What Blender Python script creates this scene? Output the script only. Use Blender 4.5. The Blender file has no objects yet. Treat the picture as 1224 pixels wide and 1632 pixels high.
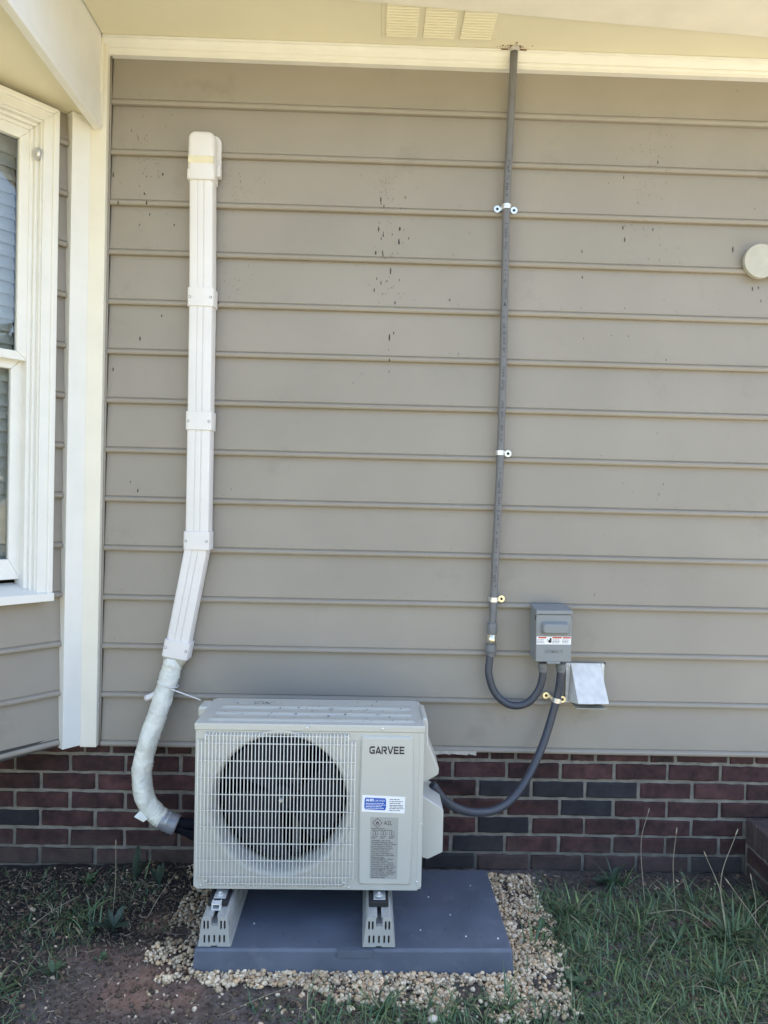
import bpy, bmesh, math, random
import numpy as np
from mathutils import Vector, Matrix, noise
from mathutils.geometry import tessellate_polygon
random.seed(7); rng = np.random.default_rng(7)
R = math.radians
S = bpy.context.scene
COL = S.collection

# ---------------------------------------------------------------- camera
cam = bpy.data.cameras.new('camera'); camo = bpy.data.objects.new('camera', cam); COL.objects.link(camo)
cam.sensor_fit = 'VERTICAL'; cam.sensor_height = 24.0; cam.lens = 24 * 1127.87 / 1632
cam.clip_start = .02; cam.clip_end = 400
_right = Vector((0.99951699, -0.01930359, 0.02435472)); _down = Vector((0.02399466, -0.01866945, -0.99953775)); _fwd = Vector((0.01974936, 0.99963935, -0.01819725))
mw = Matrix.Identity(4)
for i in range(3):
    mw[i][0] = _right[i]; mw[i][1] = -_down[i]; mw[i][2] = -_fwd[i]
mw[0][3], mw[1][3], mw[2][3] = 0, -2.597, .9296
camo.matrix_world = mw
S.camera = camo

# ---------------------------------------------------------------- sky, sun, exposure
SUN_EL, SUN_AZ = 56, 60          # azimuth from +Y (behind the house) towards +X
W = bpy.data.worlds.new('World'); S.world = W; W.use_nodes = True
nt = W.node_tree; bg = nt.nodes['Background']
sky = nt.nodes.new('ShaderNodeTexSky'); sky.sky_type = 'NISHITA'; sky.sun_disc = False
sky.sun_elevation = R(SUN_EL); sky.sun_rotation = R(SUN_AZ); sky.air_density = 1.0; sky.dust_density = 1.2; sky.ozone_density = 1.0
nt.links.new(sky.outputs[0], bg.inputs[0]); bg.inputs[1].default_value = .125
sl = bpy.data.lights.new('sun', 'SUN'); sl.energy = 5.0; sl.angle = R(.53); sl.color = (1, .94, .84)
so = bpy.data.objects.new('sun', sl); COL.objects.link(so)
sd = Vector((math.cos(R(SUN_EL)) * math.sin(R(SUN_AZ)), math.cos(R(SUN_EL)) * math.cos(R(SUN_AZ)), math.sin(R(SUN_EL))))
so.rotation_euler = sd.to_track_quat('Z', 'Y').to_euler(); so.location = sd * 30
S.view_settings.view_transform = 'Standard'; S.view_settings.look = 'None'
S.view_settings.exposure = 2.4; S.view_settings.gamma = 1
S.view_settings.use_curve_mapping = False
try:
    S.cycles.use_denoising = True; S.cycles.max_bounces = 8; S.cycles.diffuse_bounces = 5
except Exception: pass

# ---------------------------------------------------------------- materials
def mat(name, col, rough=.5, var=.08, scale=6, bump=0, bscale=120, metal=0, col2=None, spec=.5, obj_random=0, attr=None, wear=None, wscale=30, wamt=.55):
    m = bpy.data.materials.new(name); m.use_nodes = True
    t = m.node_tree; N = t.nodes; L = t.links; b = N['Principled BSDF']
    b.inputs['Roughness'].default_value = rough; b.inputs['Metallic'].default_value = metal
    b.inputs['Specular IOR Level'].default_value = spec
    geo = N.new('ShaderNodeNewGeometry')
    nz = N.new('ShaderNodeTexNoise'); nz.inputs['Scale'].default_value = scale; nz.inputs['Detail'].default_value = 6
    L.new(geo.outputs['Position'], nz.inputs['Vector'])
    ramp = N.new('ShaderNodeValToRGB')
    c2 = col2 or col
    ramp.color_ramp.elements[0].position = .3; ramp.color_ramp.elements[1].position = .7
    ramp.color_ramp.elements[0].color = (*[max(0, x * (1 - var)) for x in col], 1)
    ramp.color_ramp.elements[1].color = (*[x * (1 + var) for x in c2], 1)
    L.new(nz.outputs['Fac'], ramp.inputs['Fac'])
    out = ramp.outputs['Color']
    if attr:
        a = N.new('ShaderNodeAttribute'); a.attribute_name = attr
        mx = N.new('ShaderNodeMix'); mx.data_type = 'RGBA'; mx.blend_type = 'MULTIPLY'; mx.inputs[0].default_value = 1
        L.new(out, mx.inputs[6]); L.new(a.outputs['Color'], mx.inputs[7]); out = mx.outputs[2]
    if obj_random:
        oi = N.new('ShaderNodeObjectInfo'); mr = N.new('ShaderNodeMapRange')
        mr.inputs[3].default_value = 1 - obj_random; mr.inputs[4].default_value = 1 + obj_random
        L.new(oi.outputs['Random'], mr.inputs[0])
        mx = N.new('ShaderNodeMix'); mx.data_type = 'RGBA'; mx.blend_type = 'MULTIPLY'; mx.inputs[0].default_value = 1
        L.new(out, mx.inputs[6]); L.new(mr.outputs[0], mx.inputs[7]); out = mx.outputs[2]
    if wear:
        n2 = N.new('ShaderNodeTexNoise'); n2.inputs['Scale'].default_value = wscale; n2.inputs['Detail'].default_value = 9; n2.inputs['Roughness'].default_value = .7
        L.new(geo.outputs['Position'], n2.inputs['Vector'])
        r2 = N.new('ShaderNodeValToRGB'); r2.color_ramp.elements[0].position = wamt; r2.color_ramp.elements[1].position = wamt + .2
        L.new(n2.outputs['Fac'], r2.inputs['Fac'])
        mx = N.new('ShaderNodeMix'); mx.data_type = 'RGBA'
        L.new(r2.outputs['Color'], mx.inputs[0]); L.new(out, mx.inputs[6]); mx.inputs[7].default_value = (*wear, 1); out = mx.outputs[2]
    L.new(out, b.inputs['Base Color'])
    if bump:
        nb = N.new('ShaderNodeTexNoise'); nb.inputs['Scale'].default_value = bscale; nb.inputs['Detail'].default_value = 5
        L.new(geo.outputs['Position'], nb.inputs['Vector'])
        bp = N.new('ShaderNodeBump'); bp.inputs['Strength'].default_value = bump; bp.inputs['Distance'].default_value = .004
        L.new(nb.outputs['Fac'], bp.inputs['Height']); L.new(bp.outputs['Normal'], b.inputs['Normal'])
    return m

M_siding = mat('siding_paint', (.272, .245, .208), .55, .07, 2.2, .16, 9, obj_random=.025, wear=(.215, .195, .165), wscale=4, wamt=.58)
M_trim = mat('cream_warm_lit_trim', (.73, .70, .61), .45, .03, 9, .12, 60, wear=(.60, .56, .46), wscale=22, wamt=.66)  # cream also stands for warm light on the right corner board
M_white = mat('white_trim_paint', (.73, .725, .69), .42, .03, 9, .12, 60, wear=(.62, .60, .54), wscale=26, wamt=.67)
M_soffit = mat('cream_soffit_paint', (.74, .695, .53), .6, .04, 3, .05, 50)
M_mortar = mat('mortar', (.215, .195, .165), .95, .28, 30, .8, 260)
def splash(m):
    t = m.node_tree; N = t.nodes; L = t.links; b = N['Principled BSDF']; src = b.inputs['Base Color'].links[0].from_socket
    g = N.new('ShaderNodeNewGeometry'); sp = N.new('ShaderNodeSeparateXYZ'); L.new(g.outputs['Position'], sp.inputs[0])
    nz = N.new('ShaderNodeTexNoise'); nz.inputs['Scale'].default_value = 7; nz.inputs['Detail'].default_value = 9; nz.inputs['Roughness'].default_value = .75; L.new(g.outputs['Position'], nz.inputs['Vector'])
    a = N.new('ShaderNodeMath'); a.operation = 'MULTIPLY_ADD'; a.inputs[1].default_value = -.34; L.new(nz.outputs['Fac'], a.inputs[0]); L.new(sp.outputs['Z'], a.inputs[2])
    mr = N.new('ShaderNodeMapRange'); mr.inputs[1].default_value = -.50; mr.inputs[2].default_value = -.60; mr.inputs[3].default_value = 0; mr.inputs[4].default_value = .5; L.new(a.outputs[0], mr.inputs[0])
    mx = N.new('ShaderNodeMix'); mx.data_type = 'RGBA'; L.new(mr.outputs[0], mx.inputs[0]); L.new(src, mx.inputs[6]); mx.inputs[7].default_value = (.085, .070, .058, 1); L.new(mx.outputs[2], b.inputs['Base Color']); return m
M_brick = mat('red_brick', (.038, .0165, .0165), .9, .36, 26, .8, 330, col2=(.060, .026, .025), obj_random=.34, wear=(.12, .085, .07), wscale=60, wamt=.62)
M_brickd = mat('dark_brick', (.021, .020, .025), .9, .3, 26, .7, 330, obj_random=.2, wear=(.10, .09, .085), wscale=75, wamt=.68)
M_step = mat('brown_brick', (.060, .042, .040), .85, .3, 26, .7, 330, obj_random=.3, wear=(.13, .11, .10), wscale=75, wamt=.62)
for m_ in (M_brick, M_brickd, M_mortar): splash(m_)
M_ac = mat('beige_enamel', (.475, .468, .425), .38, .02, 5, .03, 300)
M_acdark = mat('dark_fin', (.004, .0045, .007), .8, .3, 40, spec=.05)
M_fan = mat('grey_fan_plastic', (.013, .015, .024), .6, .1, 20, spec=.2)
M_wire = mat('white_coated_wire', (.68, .67, .62), .35, .03, 30)
M_pad = mat('blue_grey_plastic', (.098, .114, .148), .5, .16, 7, .35, 420, wear=(.155, .165, .195), wscale=11, wamt=.56)
M_rail = mat('light_grey_plastic', (.37, .365, .335), .45, .03, 10, .05, 300)
M_alu = mat('aluminium', (.62, .63, .64), .42, .06, 40, 0, 0, .75)
M_black = mat('black_rubber_and_shade', (.012, .012, .014), .6, .2, 40)
M_zinc = mat('galvanised_steel', (.74, .74, .72), .36, .12, 90, 0, 0, .8)
M_brass = mat('pale_brass', (.76, .72, .58), .3, .08, 60, 0, 0, .9)
M_cond = mat('grey_conduit_plastic', (.140, .140, .146), .5, .10, 14, .1, 200)
M_flex = mat('slate_flex_conduit', (.046, .052, .068), .42, .07, 20, .1, 200)
M_fit = mat('grey_fitting_plastic', (.15, .155, .165), .5, .07, 20)
M_box = mat('grey_box_enamel', (.22, .235, .245), .45, .03, 10, .08, 300)
M_duct = mat('white_vinyl', (.68, .66, .65), .38, .04, 6, .06, 100, wear=(.54, .52, .49), wscale=24, wamt=.66)
M_wrap = mat('white_wrap_tape', (.70, .70, .63), .30, .14, 22, 1.0, 48)
M_tapey = mat('yellowed_tape', (.66, .60, .42), .4, .05, 20)
M_foil = mat('silver_tape', (.26, .27, .30), .38, .2, 40, .6, 70, .25)
M_insul = mat('black_insulation', (.007, .008, .014), .8, .2, 40, spec=.12)
M_vent = mat('painted_vent_metal', (.62, .61, .59), .45, .10, 40, .25, 90, wear=(.36, .36, .36), wscale=55, wamt=.60)
M_slat = mat('blind_slat_vinyl', (.50, .50, .49), .45, .05, 10)
M_room = mat('dark_room', (.05, .048, .045), .9)
M_cover = mat('ivory_plastic', (.43, .415, .35), .6, .10, 18, .1, 80)
M_navy = mat('navy_print', (.010, .010, .026), .5)
M_print = mat('dark_print', (.022, .022, .024), .6)
M_grey_print = mat('faded_print', (.07, .07, .075), .6)
M_red = mat('red_print', (.55, .05, .03), .45)
M_blue = mat('blue_print', (.010, .085, .42), .4)
M_paper = mat('white_sticker', (.80, .80, .82), .4, .01)
M_silver = mat('silver_label', (.36, .36, .34), .45, .02, 10, 0, 0, .15)
M_roof = mat('roof_shingle', (.07, .065, .06), .9, .3, 20)
M_dirt = mat('dark_speck', (.030, .026, .022), .8)
M_rust = mat('brown_stain', (.16, .07, .035), .9, .3, 60)
M_caulk = mat('pale_caulk', (.45, .42, .38), .8, .15, 60, .5, 120)
M_stone = mat('pebble', (.66, .565, .43), .75, .18, 120, .3, 400, attr='tone')
M_grass = mat('grass_blade', (.096, .146, .072), .55, .2, 14, attr='tone', spec=.35)
M_straw = mat('dry_stem', (.34, .29, .20), .7, .2, 40)
M_litter = mat('soil_litter', (.20, .16, .12), .9, .3, 60, attr='tone')
M_weed = mat('weed_leaf', (.045, .085, .038), .5, .25, 60, .3, 220, col2=(.06, .10, .045))
M_weedd = mat('dark_weed_leaf', (.030, .050, .032), .55, .25, 60, .3, 220)
M_lawn = mat('far_leaf', (.05, .085, .03), .6, .3, 3)
M_bark = mat('bark', (.10, .08, .06), .9, .3, 20)
M_beam = mat('off_white_beam', (.78, .75, .66), .5, .05, 8, .1, 40)

def mat_glass():
    m = bpy.data.materials.new('window_glass'); m.use_nodes = True
    t = m.node_tree; N = t.nodes; L = t.links
    for n in list(N):
        if n.type != 'OUTPUT_MATERIAL': N.remove(n)
    out = [n for n in N if n.type == 'OUTPUT_MATERIAL'][0]
    fr = N.new('ShaderNodeFresnel'); fr.inputs[0].default_value = 1.52
    tr = N.new('ShaderNodeBsdfTransparent'); tr.inputs[0].default_value = (.95, .97, .97, 1)
    gl = N.new('ShaderNodeBsdfGlossy'); gl.inputs['Roughness'].default_value = .01
    mx = N.new('ShaderNodeMixShader')
    L.new(fr.outputs[0], mx.inputs[0]); L.new(tr.outputs[0], mx.inputs[1]); L.new(gl.outputs[0], mx.inputs[2]); L.new(mx.outputs[0], out.inputs[0])
    return m
M_glass = mat_glass()

def mat_ground():
    m = bpy.data.materials.new('bare_soil'); m.use_nodes = True
    t = m.node_tree; N = t.nodes; L = t.links; b = N['Principled BSDF']; b.inputs['Roughness'].default_value = .95; b.inputs['Specular IOR Level'].default_value = .2
    geo = N.new('ShaderNodeNewGeometry')
    def noise_(sc, det=8, ro=.65):
        n = N.new('ShaderNodeTexNoise'); n.inputs['Scale'].default_value = sc; n.inputs['Detail'].default_value = det; n.inputs['Roughness'].default_value = ro
        L.new(geo.outputs['Position'], n.inputs['Vector']); return n.outputs['Fac']
    def ramp(f, p0, c0, p1, c1):
        r = N.new('ShaderNodeValToRGB'); r.color_ramp.elements[0].position = p0; r.color_ramp.elements[1].position = p1
        r.color_ramp.elements[0].color = (*c0, 1); r.color_ramp.elements[1].color = (*c1, 1); L.new(f, r.inputs['Fac']); return r.outputs['Color']
    def mix(f, a, c):
        x = N.new('ShaderNodeMix'); x.data_type = 'RGBA'; L.new(f, x.inputs[0]); L.new(a, x.inputs[6]); L.new(c, x.inputs[7]); return x.outputs[2]
    soil = ramp(noise_(55), .35, (.075, .062, .054), .68, (.25, .21, .185))
    clay = ramp(noise_(40), .3, (.25, .145, .102), .7, (.42, .255, .185))
    lawn = ramp(noise_(.9), .35, (.19, .175, .09), .65, (.34, .285, .18))
    a = N.new('ShaderNodeAttribute'); a.attribute_name = 'clay'
    sep = N.new('ShaderNodeSeparateColor'); L.new(a.outputs['Color'], sep.inputs[0])
    dark = ramp(noise_(60), .35, (.020, .018, .017), .68, (.070, .060, .052))
    c = mix(sep.outputs[2], soil, dark); c = mix(sep.outputs[0], c, clay); c = mix(sep.outputs[1], c, lawn)
    L.new(c, b.inputs['Base Color'])
    nb = N.new('ShaderNodeBump'); nb.inputs['Strength'].default_value = 1; nb.inputs['Distance'].default_value = .012
    L.new(noise_(120, 10, .7), nb.inputs['Height']); L.new(nb.outputs['Normal'], b.inputs['Normal'])
    return m
M_ground = mat_ground()

# ---------------------------------------------------------------- mesh helpers
class MB:
    def __init__(s): s.v = []; s.f = []
    def add(s, vs, fs):
        o = len(s.v); s.v += [tuple(v) for v in vs]; s.f += [tuple(i + o for i in f) for f in fs]; return s
    def box(s, x0, x1, y0, y1, z0, z1):
        return s.add([(x0,y0,z0),(x1,y0,z0),(x1,y1,z0),(x0,y1,z0),(x0,y0,z1),(x1,y0,z1),(x1,y1,z1),(x0,y1,z1)],
                     [(0,3,2,1),(4,5,6,7),(0,1,5,4),(1,2,6,5),(2,3,7,6),(3,0,4,7)])
    def hexa(s, p):   # 8 points in box order
        return s.add(p, [(0,3,2,1),(4,5,6,7),(0,1,5,4),(1,2,6,5),(2,3,7,6),(3,0,4,7)])
    def ext_x(s, prof, x0, x1, cap=True, closed=True):   # profile [(y,z)] extruded along x
        n = len(prof); vs = [(x0, y, z) for y, z in prof] + [(x1, y, z) for y, z in prof]
        fs = [(i, (i+1) % n, n + (i+1) % n, n + i) for i in range(n if closed else n-1)]
        if cap: fs += [tuple(range(n))[::-1], tuple(range(n, 2*n))]
        return s.add(vs, fs)
    def ext_y(s, prof, y0, y1, cap=True):   # profile [(x,z)] extruded along y
        n = len(prof); vs = [(x, y0, z) for x, z in prof] + [(x, y1, z) for x, z in prof]
        fs = [(i, n + i, n + (i+1) % n, (i+1) % n) for i in range(n)]
        if cap: fs += [tuple(range(n)), tuple(range(n, 2*n))[::-1]]
        return s.add(vs, fs)
    def plate(s, outer, holes, y0, y1):     # polygon with holes in the xz plane, between y0 (front) and y1
        loops = [outer] + holes
        tris = tessellate_polygon([[Vector((x, z, 0)) for x, z in l] for l in loops])
        flat = [p for l in loops for p in l]; n = len(flat)
        vs = [(x, y0, z) for x, z in flat] + [(x, y1, z) for x, z in flat]
        fs = [tuple(t) for t in tris] + [tuple(i + n for i in t[::-1]) for t in tris]
        o = 0
        for l in loops:
            k = len(l)
            fs += [(o+i, n+o+i, n+o+(i+1) % k, o+(i+1) % k) for i in range(k)]; o += k
        return s.add(vs, fs)
    def lathe(s, prof, seg=24, origin=(0,0,0), axis='z', cap=True):  # prof [(r,h)]
        n = len(prof); vs = []
        for i in range(seg):
            a = 2*math.pi*i/seg
            for r, h in prof:
                c_, s_ = r*math.cos(a), r*math.sin(a)
                p = {'z': (c_, s_, h), 'y': (c_, h, s_), 'x': (h, c_, s_)}[axis]
                vs.append(tuple(p[k] + origin[k] for k in range(3)))
        fs = []
        for i in range(seg):
            j = (i+1) % seg
            for k in range(n-1): fs.append((i*n+k, j*n+k, j*n+k+1, i*n+k+1))
        if cap:
            fs.append(tuple(i*n for i in range(seg))[::-1]); fs.append(tuple(i*n+n-1 for i in range(seg)))
        return s.add(vs, fs)
    def tube(s, pts, r, seg=12, cap=True, fn=None):
        pts = [Vector(p) for p in pts]; n = len(pts); vs = []
        t0 = (pts[1]-pts[0]).normalized(); u = t0.orthogonal().normalized()
        for i, p in enumerate(pts):
            t = (pts[min(i+1, n-1)] - pts[max(i-1, 0)]).normalized()
            u = (u - t*u.dot(t)).normalized(); w = t.cross(u)
            for k in range(seg):
                a = 2*math.pi*k/seg
                rr = (r[i] if isinstance(r, (list, tuple)) else r) * (fn(i, k, a) if fn else 1)
                vs.append(p + (u*math.cos(a) + w*math.sin(a))*rr)
        fs = [(i*seg+k, i*seg+(k+1) % seg, (i+1)*seg+(k+1) % seg, (i+1)*seg+k) for i in range(n-1) for k in range(seg)]
        if cap: fs += [tuple(range(seg))[::-1], tuple((n-1)*seg+k for k in range(seg))]
        return s.add(vs, fs)
    def mesh(s, name):
        m = bpy.data.meshes.new(name); m.from_pydata(s.v, [], s.f); m.update()
        bm = bmesh.new(); bm.from_mesh(m); bmesh.ops.recalc_face_normals(bm, faces=bm.faces); bm.to_mesh(m); bm.free()
        return m
    def build(s, name, m, parent=None, bevel=0, seg=2, smooth=False, loc=None):
        return link(name, s.mesh(name), m, parent, bevel, seg, smooth, loc)

def link(name, me, m, parent=None, bevel=0, seg=2, smooth=False, loc=None, rot=None):
    if m and not me.materials: me.materials.append(m)
    o = bpy.data.objects.new(name, me); COL.objects.link(o)
    if parent: o.parent = parent
    if loc: o.location = loc
    if rot: o.rotation_euler = rot
    if bevel:
        b = o.modifiers.new('bevel', 'BEVEL'); b.width = bevel; b.segments = seg; b.limit_method = 'ANGLE'; b.angle_limit = R(35)
        b.harden_normals = False
    if smooth:
        me.polygons.foreach_set('use_smooth', [True]*len(me.polygons))
    return o

def smooth_angle(o, ang=40):
    me = o.data
    me.polygons.foreach_set('use_smooth', [True]*len(me.polygons))
    try: me.set_sharp_from_angle(angle=R(ang))
    except Exception: pass
    return o

def thing(name, label, cat, loc=(0,0,0), rot=(0,0,0), group=None):
    o = bpy.data.objects.new(name, None); COL.objects.link(o); o.empty_display_size = .05
    o.location = loc; o.rotation_euler = rot; o['label'] = label; o['category'] = cat
    if group: o['group'] = group
    return o
def tag(o, label, cat, group=None):
    o['label'] = label; o['category'] = cat
    if group: o['group'] = group
    return o
def struct(o): o['kind'] = 'structure'; return o
def stuff(o, label=None):
    o['kind'] = 'stuff'
    if label: o['label'] = label
    return o

def spline(pts, per=8):
    P = [Vector(p) for p in pts]; P = [P[0]*2 - P[1]] + P + [P[-1]*2 - P[-2]]; out = []
    for i in range(1, len(P)-2):
        a, b, c, d = P[i-1:i+3]
        for k in range(per):
            t = k/per
            out.append(.5*((2*b) + (c-a)*t + (2*a-5*b+4*c-d)*t*t + (3*b-a-3*c+d)*t**3))
    out.append(P[-2]); return out

def circle(cx, cz, r, n=48, a0=0): return [(cx + r*math.cos(a0+2*math.pi*i/n), cz + r*math.sin(a0+2*math.pi*i/n)) for i in range(n)]
def rrect(x0, x1, z0, z1, r, n=5):
    out = []
    for cx, cz, a in ((x1-r, z1-r, 0), (x0+r, z1-r, 90), (x0+r, z0+r, 180), (x1-r, z0+r, 270)):
        out += [(cx + r*math.cos(R(a+90*i/n)), cz + r*math.sin(R(a+90*i/n))) for i in range(n+1)]
    return out
def text_mesh(body, size, extrude=0, bold=0, spacing=1):
    c = bpy.data.curves.new('lettering', 'FONT'); c.body = body; c.size = size; c.extrude = extrude; c.offset = bold; c.space_character = spacing
    c.resolution_u = 3
    o = bpy.data.objects.new('lettering', c); COL.objects.link(o)
    bpy.context.view_layer.update()
    me = bpy.data.meshes.new_from_object(o.evaluated_get(bpy.context.evaluated_depsgraph_get()))
    bpy.data.objects.remove(o); bpy.data.curves.remove(c); me.materials.clear()
    return me
def xwidth(me):
    xs = [v.co.x for v in me.vertices]; return min(xs), max(xs)
def put_text(body, size, x, z, y, m, parent, width=None, name='lettering', **kw):
    # lettering facing -Y, its left lower corner at (x, z)
    me = text_mesh(body, size, **kw); a, b = xwidth(me); sx = (width/(b-a)) if width else 1
    for v in me.vertices: v.co = Vector((x + (v.co.x-a)*sx, y - v.co.z, z + v.co.y))
    return link(name, me, m, parent)
def quadmesh(mb, x0, x1, z0, z1, y, t=.0003): mb.box(x0, x1, y-t, y, z0, z1)
def word_lines(mb, x, z, w, h, y, seed, n_words=None):
    r = random.Random(seed); cx = x
    while cx < x + w - h*.5:
        l = min(h*r.uniform(1.0, 3.6), x + w - cx); mb.box(cx, cx+l, y-.0003, y, z, z+h*.62); cx += l + h*.5

# ================================================================ HOUSE
SP = .17924                      # siding reveal
XL, XR = -.972, 2.5              # siding run
TOP = 2.556                      # soffit height
GZ = -.455                       # ground
house = thing('house', 'taupe lap sided house on dark red brick foundation with white trim and bay window', 'house', (0, 0, 0))

def board_prof(z0, s=SP):
    return [(.014, z0+s+.008), (.0030, z0+.0235), (.0058, z0+.0205), (.0014, z0+.0185), (-.0034, z0+.0155), (-.0056, z0+.0110), (-.0052, z0+.0058), (-.0022, z0+.0014), (.003, z0), (.024, z0+.001), (.024, z0+s+.008)]
sw = MB().box(-1.06, XR, .026, .16, 0.004, TOP+.02).build('siding_wall', M_siding, house)
bmesh0 = None
for k in range(14):
    prof = board_prof(0)
    if k == 13: prof = board_prof(0, 2.51 - 13*SP + .02)
    if bmesh0 is None or k == 13:
        mb = MB(); n = 26; xs = np.linspace(XL+.006, XR, n)
        for i in range(n-1): mb.ext_x(prof, xs[i], xs[i+1], cap=(i in (0, n-2)))
        me = mb.mesh('siding_board'); bmesh0 = me
        bm = bmesh.new(); bm.from_mesh(me); bmesh.ops.remove_doubles(bm, verts=bm.verts, dist=1e-5)
        for v in bm.verts:
            v.co.y += .0016*noise.noise(Vector((v.co.x*1.7, v.co.z*3, k*9.))); v.co.z += .0009*noise.noise(Vector((v.co.x*1.1, 5, k*4.)))
        bm.to_mesh(me); bm.free()
    o = link('siding_board', bmesh0, M_siding, sw, loc=(0, .0006*random.uniform(-1, 1), k*SP + random.uniform(-.0012, .0012)))
    o.rotation_euler[1] = R(random.uniform(-.025, .025))
# painted quarter round where the boards meet the corner trim
MB().tube([(XL+.001, .002, z) for z in np.linspace(.004, 2.5, 18)], .0045, 8).build('corner_bead', M_siding, house, smooth=True)

# dirt specks on the siding
SPK = [(.015,2.048),(.033,2.049),(.012,2.02),(.013,2.006),(.013,1.989),(.024,1.997),(.119,2.1),(.101,2.031),(.084,1.986),(.009,1.939),(.007,1.915),(.024,1.903),(.024,1.892),(.017,1.88),(.049,1.938),(.037,1.946),(.084,1.918),(.1,1.916),(.057,1.897),(.082,1.872),(.084,1.866),(.097,1.867),(.117,1.885),(.023,1.831),(.025,1.82),(.06,1.827),(.079,1.828),(-.002,1.827),(.054,1.765),(.049,1.743),(.004,1.735),(.042,1.728),(.02,1.72),(.087,1.733),(.026,1.68),(.039,1.679),(.087,1.683),(.015,1.647),(.073,1.648),(-.004,1.693),(.071,1.539),(.056,1.521),(.054,1.475),(.057,1.437),(.058,1.398),(-.042,1.387),(-.074,1.352),(.273,1.665),(.311,1.469),(.34,1.911),(-.896,2.241),(-.841,2.224),(-.848,2.21),(-.838,2.203),(-.859,2.196),(-.871,2.216),(-.83,2.169),(-.809,2.164),(-.85,2.138),(-.864,2.128),(-.836,2.142),(-.816,2.142),(-.87,2.101),(-.839,2.078),(-.865,2.057),(-.888,2.087),(-.845,2.014),(-.839,2.011),(-.826,1.943),(-.861,1.903),(-.736,1.907),(-.753,2.304),(-.781,2.088),(-.935,1.975),(-.803,1.989),(-.833,1.978),(-.959,2.079),(-.808,2.127),(.959,2.237),(.997,2.237),(1.028,2.211),(1.025,2.189),(.903,2.133),(.978,2.1),(.999,2.071),(.847,2.11),(.846,2.054),(.86,2.055),(.957,2.038),(1.006,2.02),(1.038,1.999),(1.391,2.032),(.906,1.95),(.993,1.924),(1.017,1.947),(.951,1.943),(1.313,2.463),(.913,1.904),(.755,1.856),(.994,1.898),(1.043,1.891),(1.315,1.882),(.923,1.803),(.761,1.763),(.757,1.648),(.919,1.653),(1.065,1.688),(1.261,1.722),(1.394,1.74),(1.417,1.745),(1.426,1.696),(1.434,1.664),(1.271,1.659),(.771,1.538),(.874,1.553),(.938,1.552),(1.078,1.467),(.945,1.473),(.835,1.331),(.841,1.315),(.858,1.305),(.847,1.109),(1.056,1.199),(.936,1.009),(.97,.977),(1.018,1.002),(1.085,1.01),(1.068,.972),(1.059,.954),(1.032,.935),(.872,.816),(.839,.592),(-.866,1.726),(-.838,1.707),(-.851,1.491),(-.948,1.378),(-.531,1.65),(-.557,1.313),(-.877,.97),(-.849,.939),(-.509,.953),(-.532,.945),(-.539,.929),(-.776,1.578),(-.568,1.626)]
def wall_y(z):
    t = (z % SP)
    if t < .021: return -.005
    return .003 + (t-.0235)/(SP-.0235)*.0095
mb = MB()
def fleck(x, z, w, h):
    y = wall_y(z) - .0006; n = 6
    vs = [(x + w*math.cos(2*math.pi*i/n)*random.uniform(.7, 1.2), y, z + h*math.sin(2*math.pi*i/n)*random.uniform(.8, 1.2)) for i in range(n)] + [(x, y-.0007, z)]
    mb.add(vs, [(i, (i+1) % n, n) for i in range(n)])
for i, (x, z) in enumerate(SPK):
    big = i < 46
    s = random.choice((.45, .65, .9, 1.2, 1.6)) * random.uniform(.8, 1.2) * (1.05 if big else .9)
    fleck(x, z, .0016*s, random.uniform(.003, .0075)*s)
stuff(mb.build('dirt_specks', M_dirt, house)); mb = MB()
for cx, cz, sx, sz, n in ((.03, 2.06, .05, .05, 40), (-.5, 2.05, .06, .05, 60), (.98, 2.13, .05, .09, 50), (-.85, 2.1, .05, .12, 26), (-.52, 1.68, .05, .05, 22), (1.0, 1.95, .1, .12, 26), (.05, 1.83, .04, .09, 22)):
    for _ in range(n):
        fleck(random.gauss(cx, sx), random.gauss(cz, sz), random.uniform(.0006, .0012), random.uniform(.0015, .0042))
stuff(mb.build('faint_specks', mat('faded_speck', (.11, .098, .082), .8, .35, 40), house))
# nail heads under paint
mb = MB()
for k in range(14):
    for j in range(9):
        x = -.93 + .4064*j + random.uniform(-.03, .03); z = k*SP + .034 + random.uniform(-.004, .006)
        if x < XR-.05: mb.lathe([(.0035, 0), (.003, -.0008), (.0012, -.0012)], 8, (x, wall_y(z), z), 'y')
stuff(mb.build('nail_heads', M_siding, house))
# a torn strip of caulk under the lowest board
mb = MB()
prev = None
for i in range(17):
    x = .235 + i*.0105; mb.box(x, x+.0108, -.0075, -.001, -.006 + random.uniform(-.0025, .002), .006)
mb.build('caulk_strip', M_caulk, house)

# ---- brick foundation
BC, BP = .06939, .20244
H0 = -.10796                     # bed joint under the first full course
found = None
mb = MB(); xs = np.linspace(-3.2, 3.0, 400); zs = np.linspace(-.62, .02, 44)
vs = [(x, .0275 + .0022*noise.noise(Vector((x*60, z*60, 0))) + .0015*noise.noise(Vector((x*17, z*17, 3))), z) for z in zs for x in xs]
nx = len(xs); fs = [(j*nx+i, j*nx+i+1, (j+1)*nx+i+1, (j+1)*nx+i) for j in range(len(zs)-1) for i in range(nx-1)]
mb.add(vs, fs); found = mb.build('brick_foundation', M_mortar, house, smooth=True)

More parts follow.
